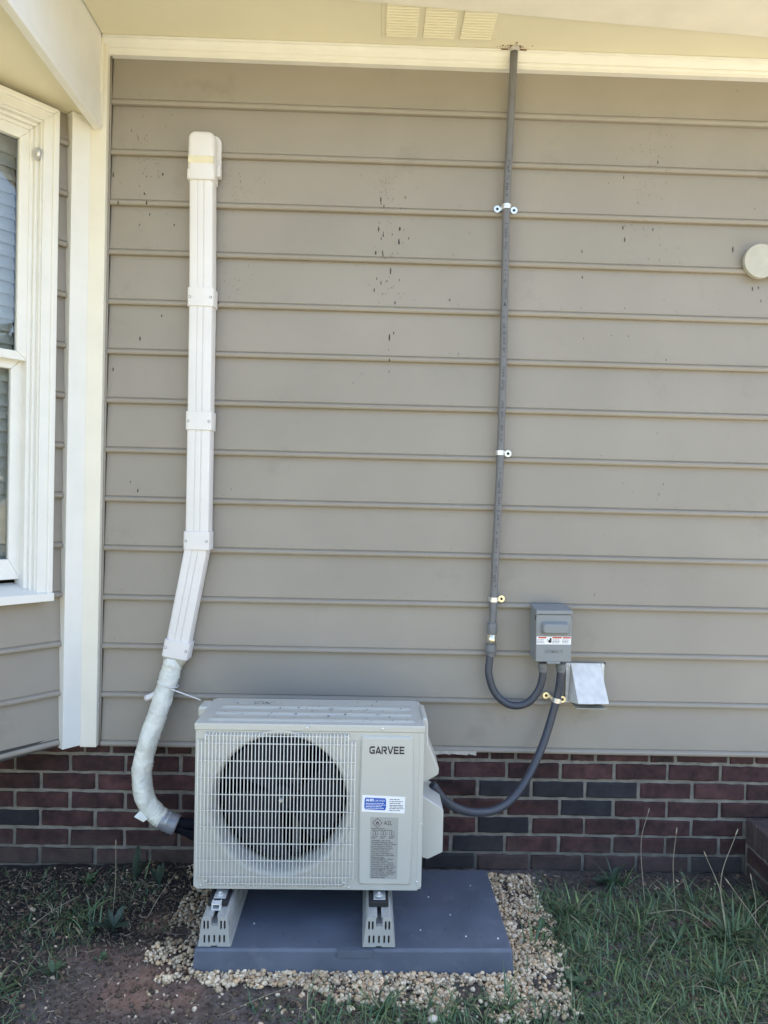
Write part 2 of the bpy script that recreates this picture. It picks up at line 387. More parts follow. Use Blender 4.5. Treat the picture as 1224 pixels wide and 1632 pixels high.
def brick_mesh(name, L, H, D, seed):
    r = random.Random(seed); nx, nz = 9, 4; vs = []; fs = []
    for j in range(nz):
        for i in range(nx):
            u, v = i/(nx-1), j/(nz-1); edge = i in (0, nx-1) or j in (0, nz-1)
            x = (u-.5)*L; z = (v-.5)*H
            if i in (1, nx-2): x = (u < .5 and -L/2 + .0045 or L/2 - .0045)
            if j in (1, nz-2): z = (v < .5 and -H/2 + .0042 or H/2 - .0042)
            x += r.uniform(-.0016, .0016); z += r.uniform(-.0015, .0015)
            y = (.0035 if edge else 0) + r.uniform(-.0008, .0008) + (.002 if (i in (0, nx-1) and j in (0, nz-1)) else 0)
            vs.append((x, y, z))
    fs = [(j*nx+i, j*nx+i+1, (j+1)*nx+i+1, (j+1)*nx+i) for j in range(nz-1) for i in range(nx-1)]
    ring = [i for i in range(nx)] + [j*nx+nx-1 for j in range(1, nz)] + [(nz-1)*nx+i for i in range(nx-2, -1, -1)] + [j*nx for j in range(nz-2, 0, -1)]
    o = len(vs); vs += [(vs[i][0], D, vs[i][2]) for i in ring]; n = len(ring)
    fs += [(ring[k], o+k, o+(k+1) % n, ring[(k+1) % n]) for k in range(n)]
    m = MB().add(vs, fs).mesh(name); return m
VR = [brick_mesh('brick', .1890, .0566, .03, i) for i in range(6)]
VD = [brick_mesh('brick', .1890, .0566, .03, 40+i) for i in range(3)]
for m in VR: m.materials.append(M_brick)
for m in VD: m.materials.append(M_brickd)
DARK = [(.523, 2), (.73, 2), (.937, 2), (.846, 3), (.534, 4), (.442, 5), (-1.267, 4), (-.2, 3), (.03, 5), (.24, 6), (1.35, 6)]
def place_brick(x, z, dark, parent, y=.0195, rz=0, sx=1, rot=None):
    me = random.choice(VD if dark else VR)
    o = bpy.data.objects.new('brick', me); COL.objects.link(o); o.parent = parent
    o.location = (x + random.uniform(-.0018, .0018), y + random.uniform(-.0016, .0016), z + random.uniform(-.0012, .0012))
    o.rotation_euler = rot or (R(random.uniform(-.5, .5)), R(random.uniform(-.5, .5)), R(random.uniform(-.5, .5)))
    o.scale = (sx, 1, 1 + random.uniform(-.02, .02)); return o
for r in range(1, 8):
    zc = H0 + .5*BC - (r-1)*BC
    off = -.68 if r % 2 else .834 - .002
    k0 = math.floor((-2.0 - off)/BP)
    for k in range(k0, k0 + 25):
        x = off + (k+.5)*BP
        if x > 2.6 or x < -1.75: continue
        if r == 7 and (x < -1.4 or x > 1.6): continue
        dark = any(rr == r and abs(x-xx) < .1 for xx, rr in DARK)
        place_brick(x, zc, dark, found)
x = -1.9; i = 0
while x < 2.55:      # cut course tucked under the siding, alternating long and short pieces
    L = BP if i % 2 == 0 else BP*.485
    place_brick(x + L/2 + .063, H0 + 1.5*BC, False, found, sx=(L-.0125)/.189); x += L; i += 1

# ---- frieze moulding at the head of the wall
prof = [(0.012, 2.499), (-.012, 2.499), (-.013, 2.511), (-.017, 2.515), (-.018, 2.520), (-.015, 2.523), (-.018, 2.527), (-.026, 2.533), (-.030, 2.539), (-.031, 2.546), (-.037, 2.548), (-.037, 2.5545), (.012, 2.5545)]
o = MB().ext_x(prof, -.99, XR).build('frieze_moulding', M_white, house); smooth_angle(o, 30)

# ---- soffit, vent, beam
soff = MB().box(-.99, XR+.3, -.62, .03, TOP, TOP+.02).build('soffit', M_soffit, house)
ve = MB().box(0, .407, -.283, -.079, TOP-.0022, TOP+.001)
for (x, y) in ((.008, -.086), (.398, -.086)): ve.lathe([(.004, TOP-.002), (.0036, TOP-.0036), (.0015, TOP-.0042)], 10, (x, y, 0))
vo = ve.build('soffit_vent', M_soffit, house, bevel=.0006)
lv = MB().ext_x([(-.0055, 0), (-.0048, -.0026), (-.0015, -.0056), (.0028, -.0058), (.0052, 0)], 0, .108).mesh('vent_louvre'); lv.materials.append(M_soffit)
for j in range(13):
    for x in (.016, .146, .276):
        o = bpy.data.objects.new('vent_louvre', lv); COL.objects.link(o); o.parent = vo; o.location = (x, -.092 - j*.0140, TOP-.0024)
ybi = lambda x: -.2665 + .0724*x
bz0, bz1 = 2.540, 2.5558
MB().hexa([(-.985, ybi(-.985)-.30, bz0), (XR+.3, ybi(XR+.3)-.75, bz0), (XR+.3, ybi(XR+.3), bz0), (-.985, ybi(-.985), bz0), (-.985, ybi(-.985)-.30, bz1), (XR+.3, ybi(XR+.3)-.75, bz1), (XR+.3, ybi(XR+.3), bz1), (-.985, ybi(-.985), bz1)]).build('eave_board', M_beam, house, bevel=.003)
MB().box(-3.6, XR+.3, -.66, -.622, 2.50, 2.72).build('fascia_board', M_white, house, bevel=.003)
# caulk collar and stain where the conduit enters
mb = MB()
for (dx, dy, r, h) in ((0, 0, .022, .010), (.014, .006, .012, .007), (-.016, .004, .011, .006), (.004, -.014, .012, .006)):
    mb.lathe([(r, TOP), (r*.92, TOP-h*.6), (r*.55, TOP-h)], 14, (.477+dx, -.036+dy, 0))
mb.build('caulk_collar', M_caulk, house, smooth=True)
mb = MB()
for i in range(26):
    a = random.uniform(0, 6.28); d = abs(random.gauss(0, .020)) + .012; w = random.uniform(.001, .0028)
    x, y = .477 + d*1.2*math.cos(a), -.046 + .5*d*math.sin(a)
    mb.box(x-w*1.5, x+w*1.5, y-w, y+w, TOP-.0008, TOP+.0002)
for x0, x1 in ((.43, .462), (.492, .522)):
    mb.box(x0, x1, -.0388, -.036, 2.5505, 2.5538)
stuff(mb.build('rust_stain', M_rust, house))

# ---- roof and the rest of the house mass (behind and above)
MB().hexa([(-4.6, -.70, 2.70), (XR+.35, -.70, 2.70), (XR+.35, 4.2, 4.75), (-4.6, 4.2, 4.75), (-4.6, -.70, 2.76), (XR+.35, -.70, 2.76), (XR+.35, 4.2, 4.81), (-4.6, 4.2, 4.81)]).build('roof', M_roof, house)
MB().hexa([(-4.6, 4.21, 4.74), (XR+.35, 4.21, 4.74), (XR+.35, 9.2, 2.7), (-4.6, 9.2, 2.7), (-4.6, 4.21, 4.80), (XR+.35, 4.21, 4.80), (XR+.35, 9.2, 2.76), (-4.6, 9.2, 2.76)]).build('roof', M_roof, house)
MB().ext_x([(.17, -.6), (8.5, -.6), (8.5, 2.7), (4.2, 4.6), (.17, 2.8)], XR-.12, XR).build('end_wall', M_siding, house)
MB().box(-4.5, -4.4, .17, 8.5, -.6, 2.6).build('end_wall', M_siding, house)

# ---- bay: its own frame (u along the bay wall away from the corner, w outwards, z up)
BA = .8472666
BR = (0, 0, math.pi + BA); C0 = (-1.03, -.025, 0)
def bay(mb, name, m, parent=house, **k):
    o = mb.build(name, m, parent, **k)
    if parent is house: o.location = C0; o.rotation_euler = BR
    return o
LEN = 1.0
WU0, WU1, WZ0, WZ1 = .135, .80, .57, 2.20     # window opening
bw = MB()
bw.box(-.03, WU0, -.12, -.045, .030, 2.30); bw.box(WU1, LEN, -.12, -.045, .030, 2.30)
bw.box(WU0, WU1, -.12, -.045, .030, WZ0); bw.box(WU0, WU1, -.12, -.045, WZ1, 2.30)
bwall = bay(bw, 'bay_wall', M_siding)
BSP = .17700
def bboard(z0, u0, u1, s=BSP):
    return MB().ext_x([(-y - .024, z) for y, z in board_prof(z0, s)], u0, u1)
for k in range(13):
    z0 = .021 + k*BSP; s = BSP if k < 12 else .10
    if z0 + s < WZ0: spans = [(.058, LEN)]
    elif z0 > WZ1 + .1: spans = [(.058, LEN)]
    else: spans = [(.058, .140), (WU1-.005, LEN)]
    if z0 < WZ0 < z0+s:
        spans = [(.058, .140), (WU1-.005, LEN)]; bboard(z0, .140, WU1-.005, WZ0 - z0 - .03).build('siding_board', M_siding, bwall)
    for a, b in spans: bboard(z0, a, b, s).build('siding_board', M_siding, bwall)
# front face and floor of the bay
bx, by = -1.03 - LEN*math.cos(BA), -.025 - LEN*math.sin(BA)
MB().box(bx-1.4, bx, by, by+.1, .02, 2.3).build('bay_front', M_siding, house)
MB().add([(-1.03, .02, .016), (bx, by, .016), (bx-1.4, by, .016), (bx-1.4, .02, .016), (-1.03, .02, .05), (bx, by+.02, .05), (bx-1.4, by+.02, .05), (bx-1.4, .02, .05)], [(0,1,2,3), (7,6,5,4), (0,4,5,1), (1,5,6,2), (2,6,7,3), (3,7,4,0)]).build('bay_floor', M_room, house)
# corner boards; the right one's creamier colour holds the warmer light on it
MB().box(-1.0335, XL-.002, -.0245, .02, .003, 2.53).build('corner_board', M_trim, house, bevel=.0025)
bay(MB().box(.0002, .0655, -.05, 0.0, .010, 2.262), 'corner_board', M_white, bevel=.0015)
# bay soffit and fascia boards running towards the camera
FX = -.990
MB().box(-4.4, FX-.030, -1.6, .0, 2.264, 2.28).build('bay_soffit', M_soffit, house)
MB().box(FX-.028, FX, -1.62, -.0255, 2.222, 2.3495).build('bay_fascia', M_white, house, bevel=.003)
MB().box(FX-.030, FX-.004, -1.62, -.0255, 2.352, TOP+.01).build('bay_frieze', M_white, house, bevel=.002)
MB().box(-4.4, FX-.03, -1.65, -1.62, 2.222, 2.7).build('bay_fascia', M_white, house)
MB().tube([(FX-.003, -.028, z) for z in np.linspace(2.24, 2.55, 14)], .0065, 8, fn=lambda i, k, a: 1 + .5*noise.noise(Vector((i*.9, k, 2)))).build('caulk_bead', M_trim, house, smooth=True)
MB().box(-4.4, FX, -1.64, -.63, 2.70, 2.73).build('bay_roof', M_roof, house)

# ---- bay window
win = bpy.data.objects.new('window', None); COL.objects.link(win); win.parent = house; win.location = C0; win.rotation_euler = BR; win.empty_display_size = .05
uc0, uc1 = .115, WU1 + .02
def frame_bars(n, m, u0, u1, z0, z1, wd, wb, wf, bot=None, bevel=.002, parent=win, mitre=True):
    # four bars of width wd, between w = wb (back) and wf (front)
    mb = MB(); bt = wd if bot is None else bot
    def bar(p): mb.hexa(p)
    o_, i_ = (u0, u1, z0, z1), (u0+wd, u1-wd, z0+bt, z1-wd)
    def q(a, b, c, d):
        bar([(a[0], wb, a[1]), (b[0], wb, b[1]), (c[0], wb, c[1]), (d[0], wb, d[1]), (a[0], wf, a[1]), (b[0], wf, b[1]), (c[0], wf, c[1]), (d[0], wf, d[1])])
    A, B, C_, D = (o_[0], o_[2]), (o_[1], o_[2]), (o_[1], o_[3]), (o_[0], o_[3]); a, b, c, d = (i_[0], i_[2]), (i_[1], i_[2]), (i_[1], i_[3]), (i_[0], i_[3])
    q(D, d, c, C_); q(A, a, d, D); q(B, C_, c, b)
    if bt > 0: q(A, B, b, a)
    return mb.build(n, m, parent, bevel=bevel)
frame_bars('casing', M_white, uc0, uc1, .575, 2.236, .050, -.035, .004, bot=0)
frame_bars('back_band', M_white, uc0-.001, uc1+.001, .575, 2.238, .020, -.030, .013, bot=0, bevel=.004)
frame_bars('jamb', M_white, .158, uc1-.045, .575, 2.192, .012, -.11, -.006, bot=0)
frame_bars('parting_stop', M_white, .169, uc1-.056, .575, 2.180, .012, -.11, -.022, bot=0, bevel=.003)
frame_bars('channel', M_white, .180, uc1-.067, .590, 2.168, .014, -.11, -.034, bot=0, bevel=.003)
us = frame_bars('upper_sash', M_white, .188, uc1-.077, 1.372, 2.155, .037, -.066, -.040, bot=.030, bevel=.003)
ls = frame_bars('lower_sash', M_white, .190, uc1-.079, .622, 1.384, .040, -.096, -.070, bot=.070, bevel=.003)
MB().box(.224, uc1-.113, -.056, -.053, 1.398, 2.120).build('pane', M_glass, us)
MB().box(.228, uc1-.117, -.086, -.083, .690, 1.335).build('pane', M_glass, ls)
mb = MB(); mb.hexa([(.118, -.11, .585), (uc1-.003, -.11, .585), (uc1-.003, .012, .560), (.118, .012, .560), (.118, -.11, .607), (uc1-.003, -.11, .607), (uc1-.003, .012, .577), (.118, .012, .577)])
mb.box(.112, uc1+.004, -.03, .020, .548, .5765); mb.build('sill', M_white, win, bevel=.002)
mb = MB(); mb.lathe([(.0001, -.006), (.021, -.006), (.021, .004), (.016, .008), (.0001, .010)], 20, (.179, -.014, 2.073), 'x'); mb.build('sash_latch', M_alu, win, smooth=True)
MB().box(-.02, LEN, -.60, -.55, 0.1, 2.25).build('room_wall', M_room, win)

blind = thing('window_blind', 'grey horizontal slat blind hanging inside the bay window', 'blind', C0, BR)
MB().box(.20, uc1-.09, -.155, -.115, 2.085, 2.14).build('head_rail', M_slat, blind, bevel=.003)
slat = MB().ext_x([(-.1330, .0240), (-.1285, .010), (-.1235, -.004), (-.1190, -.0235), (-.1179, -.0230), (-.1220, -.003), (-.1270, .011), (-.1316, .0245)], .205, uc1-.095).mesh('slat'); slat.materials.append(M_slat)
for k in range(33):
    o = bpy.data.objects.new('slat', slat); COL.objects.link(o); o.parent = blind; o.location = (0, 0, 2.062 - k*.0432); o.rotation_euler = (0, R(random.uniform(-.25, .25)), 0)

# ================================================================ BRICK STEPS at the right
steps = thing('brick_steps', 'dark brick step block with rowlock edge beside the wall at right', 'steps', (1.436, 0, GZ))
MB().box(.006, 1.2, -.95, .014, -.12, .218).build('mortar_bed', M_mortar, steps)
rl = brick_mesh('brick', .0575, .096, .19, 71); rl.materials.append(M_step)
for i in range(14):
    y = -.022 - i*.0675
    o = bpy.data.objects.new('brick', rl); COL.objects.link(o); o.parent = steps
    # long axis across the step: side face towards -X, top face up
    o.rotation_euler = (0, 0, R(-90)); o.location = (0 + random.uniform(-.002, .002), y, .176)
topb = brick_mesh('brick', .192, .0575, .03, 73); topb.materials.append(M_step)
for i in range(14):
    for j in range(3):
        o = bpy.data.objects.new('brick', topb); COL.objects.link(o); o.parent = steps
        o.rotation_euler = (R(-90), 0, 0); o.location = (.0985 + j*.2024, -.022 - i*.0675, .2245 + random.uniform(-.001, .001))
for r in range(3):
    for i in range(5):
        y = -.10 - i*BP + (BP/2 if r % 2 else 0)
        if y > -.08 and r % 2: y = y
        o = bpy.data.objects.new('brick', random.choice(VR)); COL.objects.link(o); o.parent = steps
        o.rotation_euler = (0, 0, R(-90)); o.location = (0 + random.uniform(-.002, .002), min(y, -.10 if not r % 2 else y), .125 - .0347 - r*BC)
for o in list(steps.children):
    if o.name.startswith('brick') and o.location.y > -.004 and o.rotation_euler[0] == 0: o.location.y = -.098; o.hide_render = False

# ================================================================ GROUND
def smooth01(a, b, x):
    t = min(1, max(0, (x-a)/(b-a))); return t*t*(3-2*t)
def gz(x, y):
    z = GZ - .012*smooth01(-.2, -1.2, y) + .012*noise.noise(Vector((x*2.3, y*2.3, 1.7))) + .006*noise.noise(Vector((x*7, y*7, 4.2))) + .003*noise.noise(Vector((x*19, y*19, 9)))
    z += .022*math.exp(-((x+.72)**2/.06 + (y+.02)**2/.02)) + .012*math.exp(-((x-.95)**2/.12 + (y+.0)**2/.008))
    # the gravel bed is level with the pad's foot
    g = smooth01(.12, .0, max(abs(x+.015)-.49, abs(y+.33)-.24, 0))
    return z*(1-g) + (GZ-.006)*g
xs = sorted(set([-60, -40, -25, -15, -10, -7, -5, -4, -3, -2.5] + list(np.round(np.arange(-2, 2.41, .022), 4)) + [2.8, 3.3, 4, 5, 7, 10, 15, 25, 40, 60]))
ys = sorted(set([-60, -40, -25, -15, -10, -7, -5, -4, -3.2, -2.6, -2.2, -1.9] + list(np.round(np.arange(-1.7, .16, .022), 4)) + [.4, 1, 3, 8, 20, 40, 60]))
vs = []; ca = []
CL = [(-.591, -.629, .17, .12, 1), (-.64, -.32, .06, .05, .9), (-.74, -.50, .14, .06, .7), (-.12, -.64, .1, .05, .45), (.08, -.70, .05, .04, .8), (-.45, -.72, .14, .05, .35), (.9, -.05, .2, .03, .2)]
for y in ys:
    for x in xs:
        near = -2.1 < x < 2.5 and -1.8 < y < .3
        vs.append((x, y, gz(x, y) if near else GZ - .03 + .0*x))
        c = 0
        for a, b, sx, sy, w in CL: c = max(c, w*math.exp(-((x-a)/sx)**2 - ((y-b)/sy)**2))
        c = min(1, max(0, c*(1 + 1.1*noise.noise(Vector((x*14, y*14, 0)))) - .05))
        l = smooth01(-1.0, -1.9, y) if x > -2 else 1
        l = max(l, smooth01(2.0, 2.8, x))
        dk = max((1-smooth01(-.62, -.48, x))*smooth01(-.50, -.40, y + .06*noise.noise(Vector((x*6, y*6, 3)))), .6*smooth01(.6, .75, x)*smooth01(-.16, -.06, y)); dk = max(dk, .8*(1-smooth01(-.95, -.85, x)))
        ca.append((c, l, dk, 1))
nx = len(xs); fs = [(j*nx+i, j*nx+i+1, (j+1)*nx+i+1, (j+1)*nx+i) for j in range(len(ys)-1) for i in range(nx-1)]
gm = bpy.data.meshes.new('ground'); gm.from_pydata(vs, [], fs); gm.update()
at = gm.color_attributes.new('clay', 'FLOAT_COLOR', 'POINT'); at.data.foreach_set('color', np.array(ca, dtype=np.float32).ravel())
struct(link('ground', gm, M_ground, smooth=True))

M_conc = mat('pale_bounce_concrete', (.42, .40, .36), .85, .12, 3, .3, 60)
struct(MB().box(2.75, 7.5, -4.5, -.05, GZ-.3, GZ+.03).build('unseen_bounce_slab', M_conc))  # unseen slab, added to bounce sunlight onto the right of the wall

# ---- joined scatter meshes built with numpy
def scatter(name, base_v, base_f, mats, tones, m, smooth=False):
    """base_v: list of (k,3) arrays, base_f: list of face arrays (tuples), mats: list of (variant, 4x4) ; tones: (n,3)"""
    V = []; F = []; T = []; o = 0
    for (var, mtx), tn in zip(mats, tones):
        v = base_v[var] @ mtx[:3, :3].T + mtx[:3, 3]
        V.append(v); F.append(base_f[var] + o); o += len(v); T.append(np.repeat([tn], len(v), 0))
    V = np.concatenate(V); F = np.concatenate(F); T = np.concatenate(T)
    me = bpy.data.meshes.new(name); k = F.shape[1]
    me.vertices.add(len(V)); me.vertices.foreach_set('co', V.astype(np.float32).ravel())
    me.loops.add(F.size); me.loops.foreach_set('vertex_index', F.astype(np.int32).ravel())
    me.polygons.add(len(F)); me.polygons.foreach_set('loop_start', np.arange(0, F.size, k, dtype=np.int32)); me.polygons.foreach_set('loop_total', np.full(len(F), k, dtype=np.int32))
    me.update(calc_edges=True)
    at = me.color_attributes.new('tone', 'FLOAT_COLOR', 'POINT'); at.data.foreach_set('color', np.concatenate([T, np.ones((len(T), 1))], 1).astype(np.float32).ravel())
    if smooth: me.polygons.foreach_set('use_smooth', [True]*len(F))
    o = link(name, me, m); return o
def rotm(a, b, c):
    return np.array(Matrix.Rotation(c, 3, 'Z') @ Matrix.Rotation(b, 3, 'Y') @ Matrix.Rotation(a, 3, 'X'))
def m4(Rm, sc, loc):
    m = np.eye(4); m[:3, :3] = Rm @ np.diag(sc); m[:3, 3] = loc; return m
# pebbles
bv, bf = [], []
for k in range(10):
    bm = bmesh.new(); bmesh.ops.create_icosphere(bm, subdivisions=1, radius=1)
    for v in bm.verts:
        d = 1 + .22*noise.noise(v.co*1.1 + Vector((k*7, 0, 0))) + .10*noise.noise(v.co*2.4 + Vector((0, k*5, 0))); v.co *= d
    bv.append(np.array([v.co[:] for v in bm.verts])); bf.append(np.array([[v.index for v in f.verts] for f in bm.faces])); bm.free()
PX0, PX1, PY0, PY1 = -.484, .452, -.562, -.108       # pad footprint
def in_gravel(x, y):
    n = .045*noise.noise(Vector((x*9, y*9, 2))) + .025*noise.noise(Vector((x*28, y*28, 7)))
    lim_l = -.615 + (.06 if y < -.53 else 0) + (.06 if -.42 < y < -.33 else 0)
    front = -.632 - .075*smooth01(-.2, .15, x) - .03*smooth01(.15, .4, x)
    if x < -.35: front = -.59 - .03*smooth01(-.5, -.38, x)
    lim_r = .630 - .03*smooth01(-.3, -.05, y)
    if y < -.45: lim_r = .60
    return lim_l + n < x < lim_r + n and front + n < y < -.015
CPAL = np.array([(1.0, .95, .86), (1.1, 1.0, .86), (.82, .68, .52), (.70, .54, .40), (1.15, 1.12, 1.06), (.62, .54, .47), (.92, .78, .64), (.50, .44, .40), (1.02, .80, .60)])
CW = np.array([.2, .16, .14, .09, .13, .07, .12, .03, .06])
mats = []; tones = []
tries = 0
while len(mats) < 9500 and tries < 90000:
    tries += 1
    x = random.uniform(-.66, .70); y = random.uniform(-.76, -.01)
    if PX0+.005 < x < PX1-.005 and PY0+.005 < y < PY1-.005: continue
    ok = in_gravel(x, y)
    if not ok and random.random() > .014: continue
    if ok and noise.noise(Vector((x*11, y*11, 55))) > .12 and (x > .50 or y < -.60) and random.random() < .7: continue
    if ok and x < -.49 and random.random() < .45: continue
    if ok and y < -.60 and noise.noise(Vector((x*8, y*8, 31))) > .22 and random.random() < .8: continue
    s = random.choice((random.uniform(.0022, .0045), random.uniform(.003, .0062), random.uniform(.0035, .0065), random.uniform(.005, .0095)))
    z = gz(x, y) + s*.25 + (random.uniform(0, .014) if ok else 0)
    mats.append((random.randrange(10), m4(rotm(random.uniform(-.5, .5), random.uniform(-.5, .5), random.uniform(0, 6.28)), (s*random.uniform(.9, 1.4), s*random.uniform(.75, 1.1), s*random.uniform(.6, .9)), (x, y, z))))
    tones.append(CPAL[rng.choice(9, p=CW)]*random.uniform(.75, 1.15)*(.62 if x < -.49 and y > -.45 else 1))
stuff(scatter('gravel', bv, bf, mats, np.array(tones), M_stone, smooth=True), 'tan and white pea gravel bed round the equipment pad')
def stone(x, y, s, tone, label, k=0):
    sc = np.array([s*1.15, s*.95, s*.8]); v = bv[k]*sc
    mb = MB(); mb.add([tuple(p) for p in v], [tuple(f) for f in bf[k]])
    me = mb.mesh('stone'); a = me.color_attributes.new('tone', 'FLOAT_COLOR', 'POINT'); a.data.foreach_set('color', np.tile(np.array([*tone, 1.], dtype=np.float32), len(v)))
    o = link('stone', me, M_stone, smooth=True, loc=(x, y, gz(x, y) + s*.45), rot=(0, 0, k*1.1)); tag(o, label, 'stone'); return o
stone(-.545, -.592, .016, (1.15, 1.08, .95), 'pale rounded stone lying on dark soil left of the gravel', 1)
stone(.553, -.522, .014, (1.12, 1.12, 1.02), 'white oval stone at the right edge of the gravel', 4)
stone(.20, -.735, .015, (1.1, 1.1, 1.1), 'white stone in the grass in front of the gravel', 6)
stone(-.02, -.705, .013, (1.1, 1.0, .9), 'small cream stone on bare clay in front of the pad', 8)

# blades of grass
def blade(segs=5, curl=1.0, w=1.0):
    v = []; 
    for i in range(segs+1):
        t = i/segs; ww = .5*w*(1-t**1.6)*(.75+.5*min(1, t*4)*.5) + .0002
        ang = curl*t
        y = t*math.sin(ang*.9); z = t*math.cos(ang*.9)
        v += [(-ww, y, z), (0, y - ww*.02, z), (ww, y, z)]
    f = []
    for i in range(segs):
        a = i*3; f += [(a, a+1, a+4, a+3), (a+1, a+2, a+5, a+4)]
    return np.array(v, float), np.array(f)
gv, gf = [], []
for cu in (.15, .35, .7, 1.1, 1.6): 
    a, b = blade(5, cu, 1); gv.append(a); gf.append(b)
def add_blade(mats, tones, x, y, L, w, dry, lean=None):
    az = random.uniform(0, 6.28); lean = random.uniform(.2, 1.35) if lean is None else lean
    Rm = np.array(Matrix.Rotation(az, 3, 'Z') @ Matrix.Rotation(-lean, 3, 'X'))
    mats.append((random.randrange(5), m4(Rm, (w, L, L), (x, y, gz(x, y)-.004))))
    if dry: t = np.array([3.2, 1.9, 2.2])*random.uniform(.6, 1.3)
    else:
        k = random.random(); t = np.array([.80+.75*k*k, .92+.38*k*k, .85+.2*random.random()])*random.uniform(.45, 1.45)
    tones.append(t)
def grass_density(x, y):
    n = .5 + .5*noise.noise(Vector((x*5, y*5, 3))) ; n2 = .5 + .5*noise.noise(Vector((x*13, y*13, 8)))
    d = 0
    if x > .58 and not (x > 1.43):
        edge = smooth01(.51, .70, x + .08*smooth01(-.3, -.6, y) + .12*(n-.5))
        wallgap = smooth01(-.07, -.19, y + .07*(n2-.5))
        n3 = .5 + .5*noise.noise(Vector((x*8+40, y*8, 3))); d = edge*wallgap*max(.30, (.25 + 1.0*n)*smooth01(.22, .55, n3))
    if y < -.66: d = max(d, (.25 + .9*n2)*smooth01(-.64, -.72, y + .05*(n-.5))*smooth01(-.30, .12, x)*(1 - .7*math.exp(-((x-.08)/.06)**2)))
    if x < -.62: d = max(d, .30*n2*smooth01(-.62, -.85, x)*(1-smooth01(-.42, -.56, y)) + .45*smooth01(-.80, -.95, x)*smooth01(-.52, -.62, y))
    if x > .45 and y < -.5: d = max(d, .6*smooth01(.5, .7, x))
    return d
mats = []; tones = []
n_try = 0
while len(mats) < 25000 and n_try < 200000:
    n_try += 1
    x = random.uniform(-1.35, 1.9); y = random.uniform(-1.15, -.03)
    d = grass_density(x, y)
    if random.random() > d: continue
    left = x < -.55
    L = random.uniform(.022, .062) if random.random() < .78 else random.uniform(.06, .12)
    if left: L *= .8
    if left and random.random() < .62: continue
    dry = random.random() < (.17 if not left else .3)
    add_blade(mats, tones, x, y, L, random.uniform(.0030, .0068) if not dry else random.uniform(.0012, .0030), dry)
for _ in range(4200):
    x = random.uniform(-1.35, -.60); y = random.uniform(-.62, -.04)
    if noise.noise(Vector((x*6, y*6, 12))) < -.02 or (y < -.46 and x > -.82): continue
    add_blade(mats, tones, x, y, random.uniform(.012, .042), random.uniform(.0025, .0060), random.random() < .3)
    tones[-1] = tones[-1]*.75
# denser tufts of longer blades
for cx, cy, n, L0, L1 in ((.70, -.26, 34, .08, .16), (.93, -.07, 30, .05, .11), (-.93, -.30, 22, .07, .13), (-.85, -.37, 16, .06, .11), (.06, -.70, 40, .05, .10), (.40, -.69, 34, .05, .12), (.22, -.70, 26, .04, .10), (-.10, -.69, 14, .03, .08), (-.28, -.71, 12, .03, .07), (.30, -.66, 8, .04, .09), (.47, -.55, 10, .05, .10), (1.19, -.385, 60, .07, .16), (.55, -.43, 16, .05, .1), (-1.0, -.66, 40, .06, .13), (.9, -.33, 30, .06, .13), (1.05, -.6, 50, .06, .14)):
    for _ in range(n):
        add_blade(mats, tones, random.gauss(cx, .018), random.gauss(cy, .014), random.uniform(L0, L1)*1.1, random.uniform(.0045, .0090), random.random() < .12, random.uniform(.15, 1.2))
gr = scatter('grass', gv, gf, mats, np.array(tones), M_grass, smooth=True); stuff(gr, 'rough green grass with dry blades growing over the soil')
# soil litter: crumbs, dead grass and chips
mats = []; tones = []
lv_, lf_ = [], []
a, b = blade(3, .6, 1); lv_.append(a); lf_.append(b)
a, b = blade(3, 1.5, 1); lv_.append(a); lf_.append(b)
for q_ in range(7800):
    x = random.uniform(-1.35, 1.45) if q_ < 5200 else random.uniform(-1.3, -.45); y = random.uniform(-1.0, -.01)
    if PX0-.01 < x < PX1+.01 and PY0-.01 < y < PY1+.02: continue
    if in_gravel(x, y) and random.random() < .93: continue
    if ((x+.59)/.15)**2 + ((y+.63)/.09)**2 < 1 and random.random() < .8: continue
    L = random.uniform(.008, .045); w = random.uniform(.0012, .0038)
    Rm = np.array(Matrix.Rotation(random.uniform(0, 6.28), 3, 'Z') @ Matrix.Rotation(-random.uniform(1.2, 1.6), 3, 'X') @ Matrix.Rotation(random.uniform(0, 3), 3, 'Z'))
    mats.append((random.randrange(2), m4(Rm, (w, L, L), (x, y, gz(x, y)+random.uniform(.001, .008)))))
    tones.append(np.array([1, .95, .9])*random.choice((.25, .4, .5, .7, 1.1, 1.9)))
stuff(scatter('dead_grass_litter', lv_, lf_, mats, np.array(tones), M_litter), 'scattered dead grass and stem litter on the soil')
cv, cf = [], []
for k in range(6):
    bm = bmesh.new(); bmesh.ops.create_icosphere(bm, subdivisions=1, radius=1)
    for v in bm.verts: v.co *= 1 + .5*noise.noise(v.co*1.7 + Vector((k*3, 1, 0)))
    cv.append(np.array([v.co[:] for v in bm.verts])); cf.append(np.array([[v.index for v in f.verts] for f in bm.faces])); bm.free()
mats = []; tones = []
for q_ in range(9500):
    x = random.uniform(-1.35, 1.45) if q_ < 5200 else random.uniform(-1.2, .1); y = random.uniform(-1.0, -.005)
    if PX0-.01 < x < PX1+.01 and PY0-.01 < y < PY1+.02: continue
    if in_gravel(x, y) and random.random() < .9: continue
    s = random.uniform(.0012, .0045) if random.random() < .93 else random.uniform(.005, .010)
    mats.append((random.randrange(6), m4(rotm(random.uniform(0, 6), random.uniform(0, 6), 0), (s*1.2, s, s*.8), (x, y, gz(x, y)+s*.4))))
    tones.append(np.array([.75, .62, .54])*random.choice((.4, .6, .8, 1.0, 1.25)) if random.random() < .965 else np.array([3.2, 3.0, 2.7]))
stuff(scatter('soil_crumbs', cv, cf, mats, np.array(tones), M_litter), 'loose dark soil crumbs and pale grit on the ground')

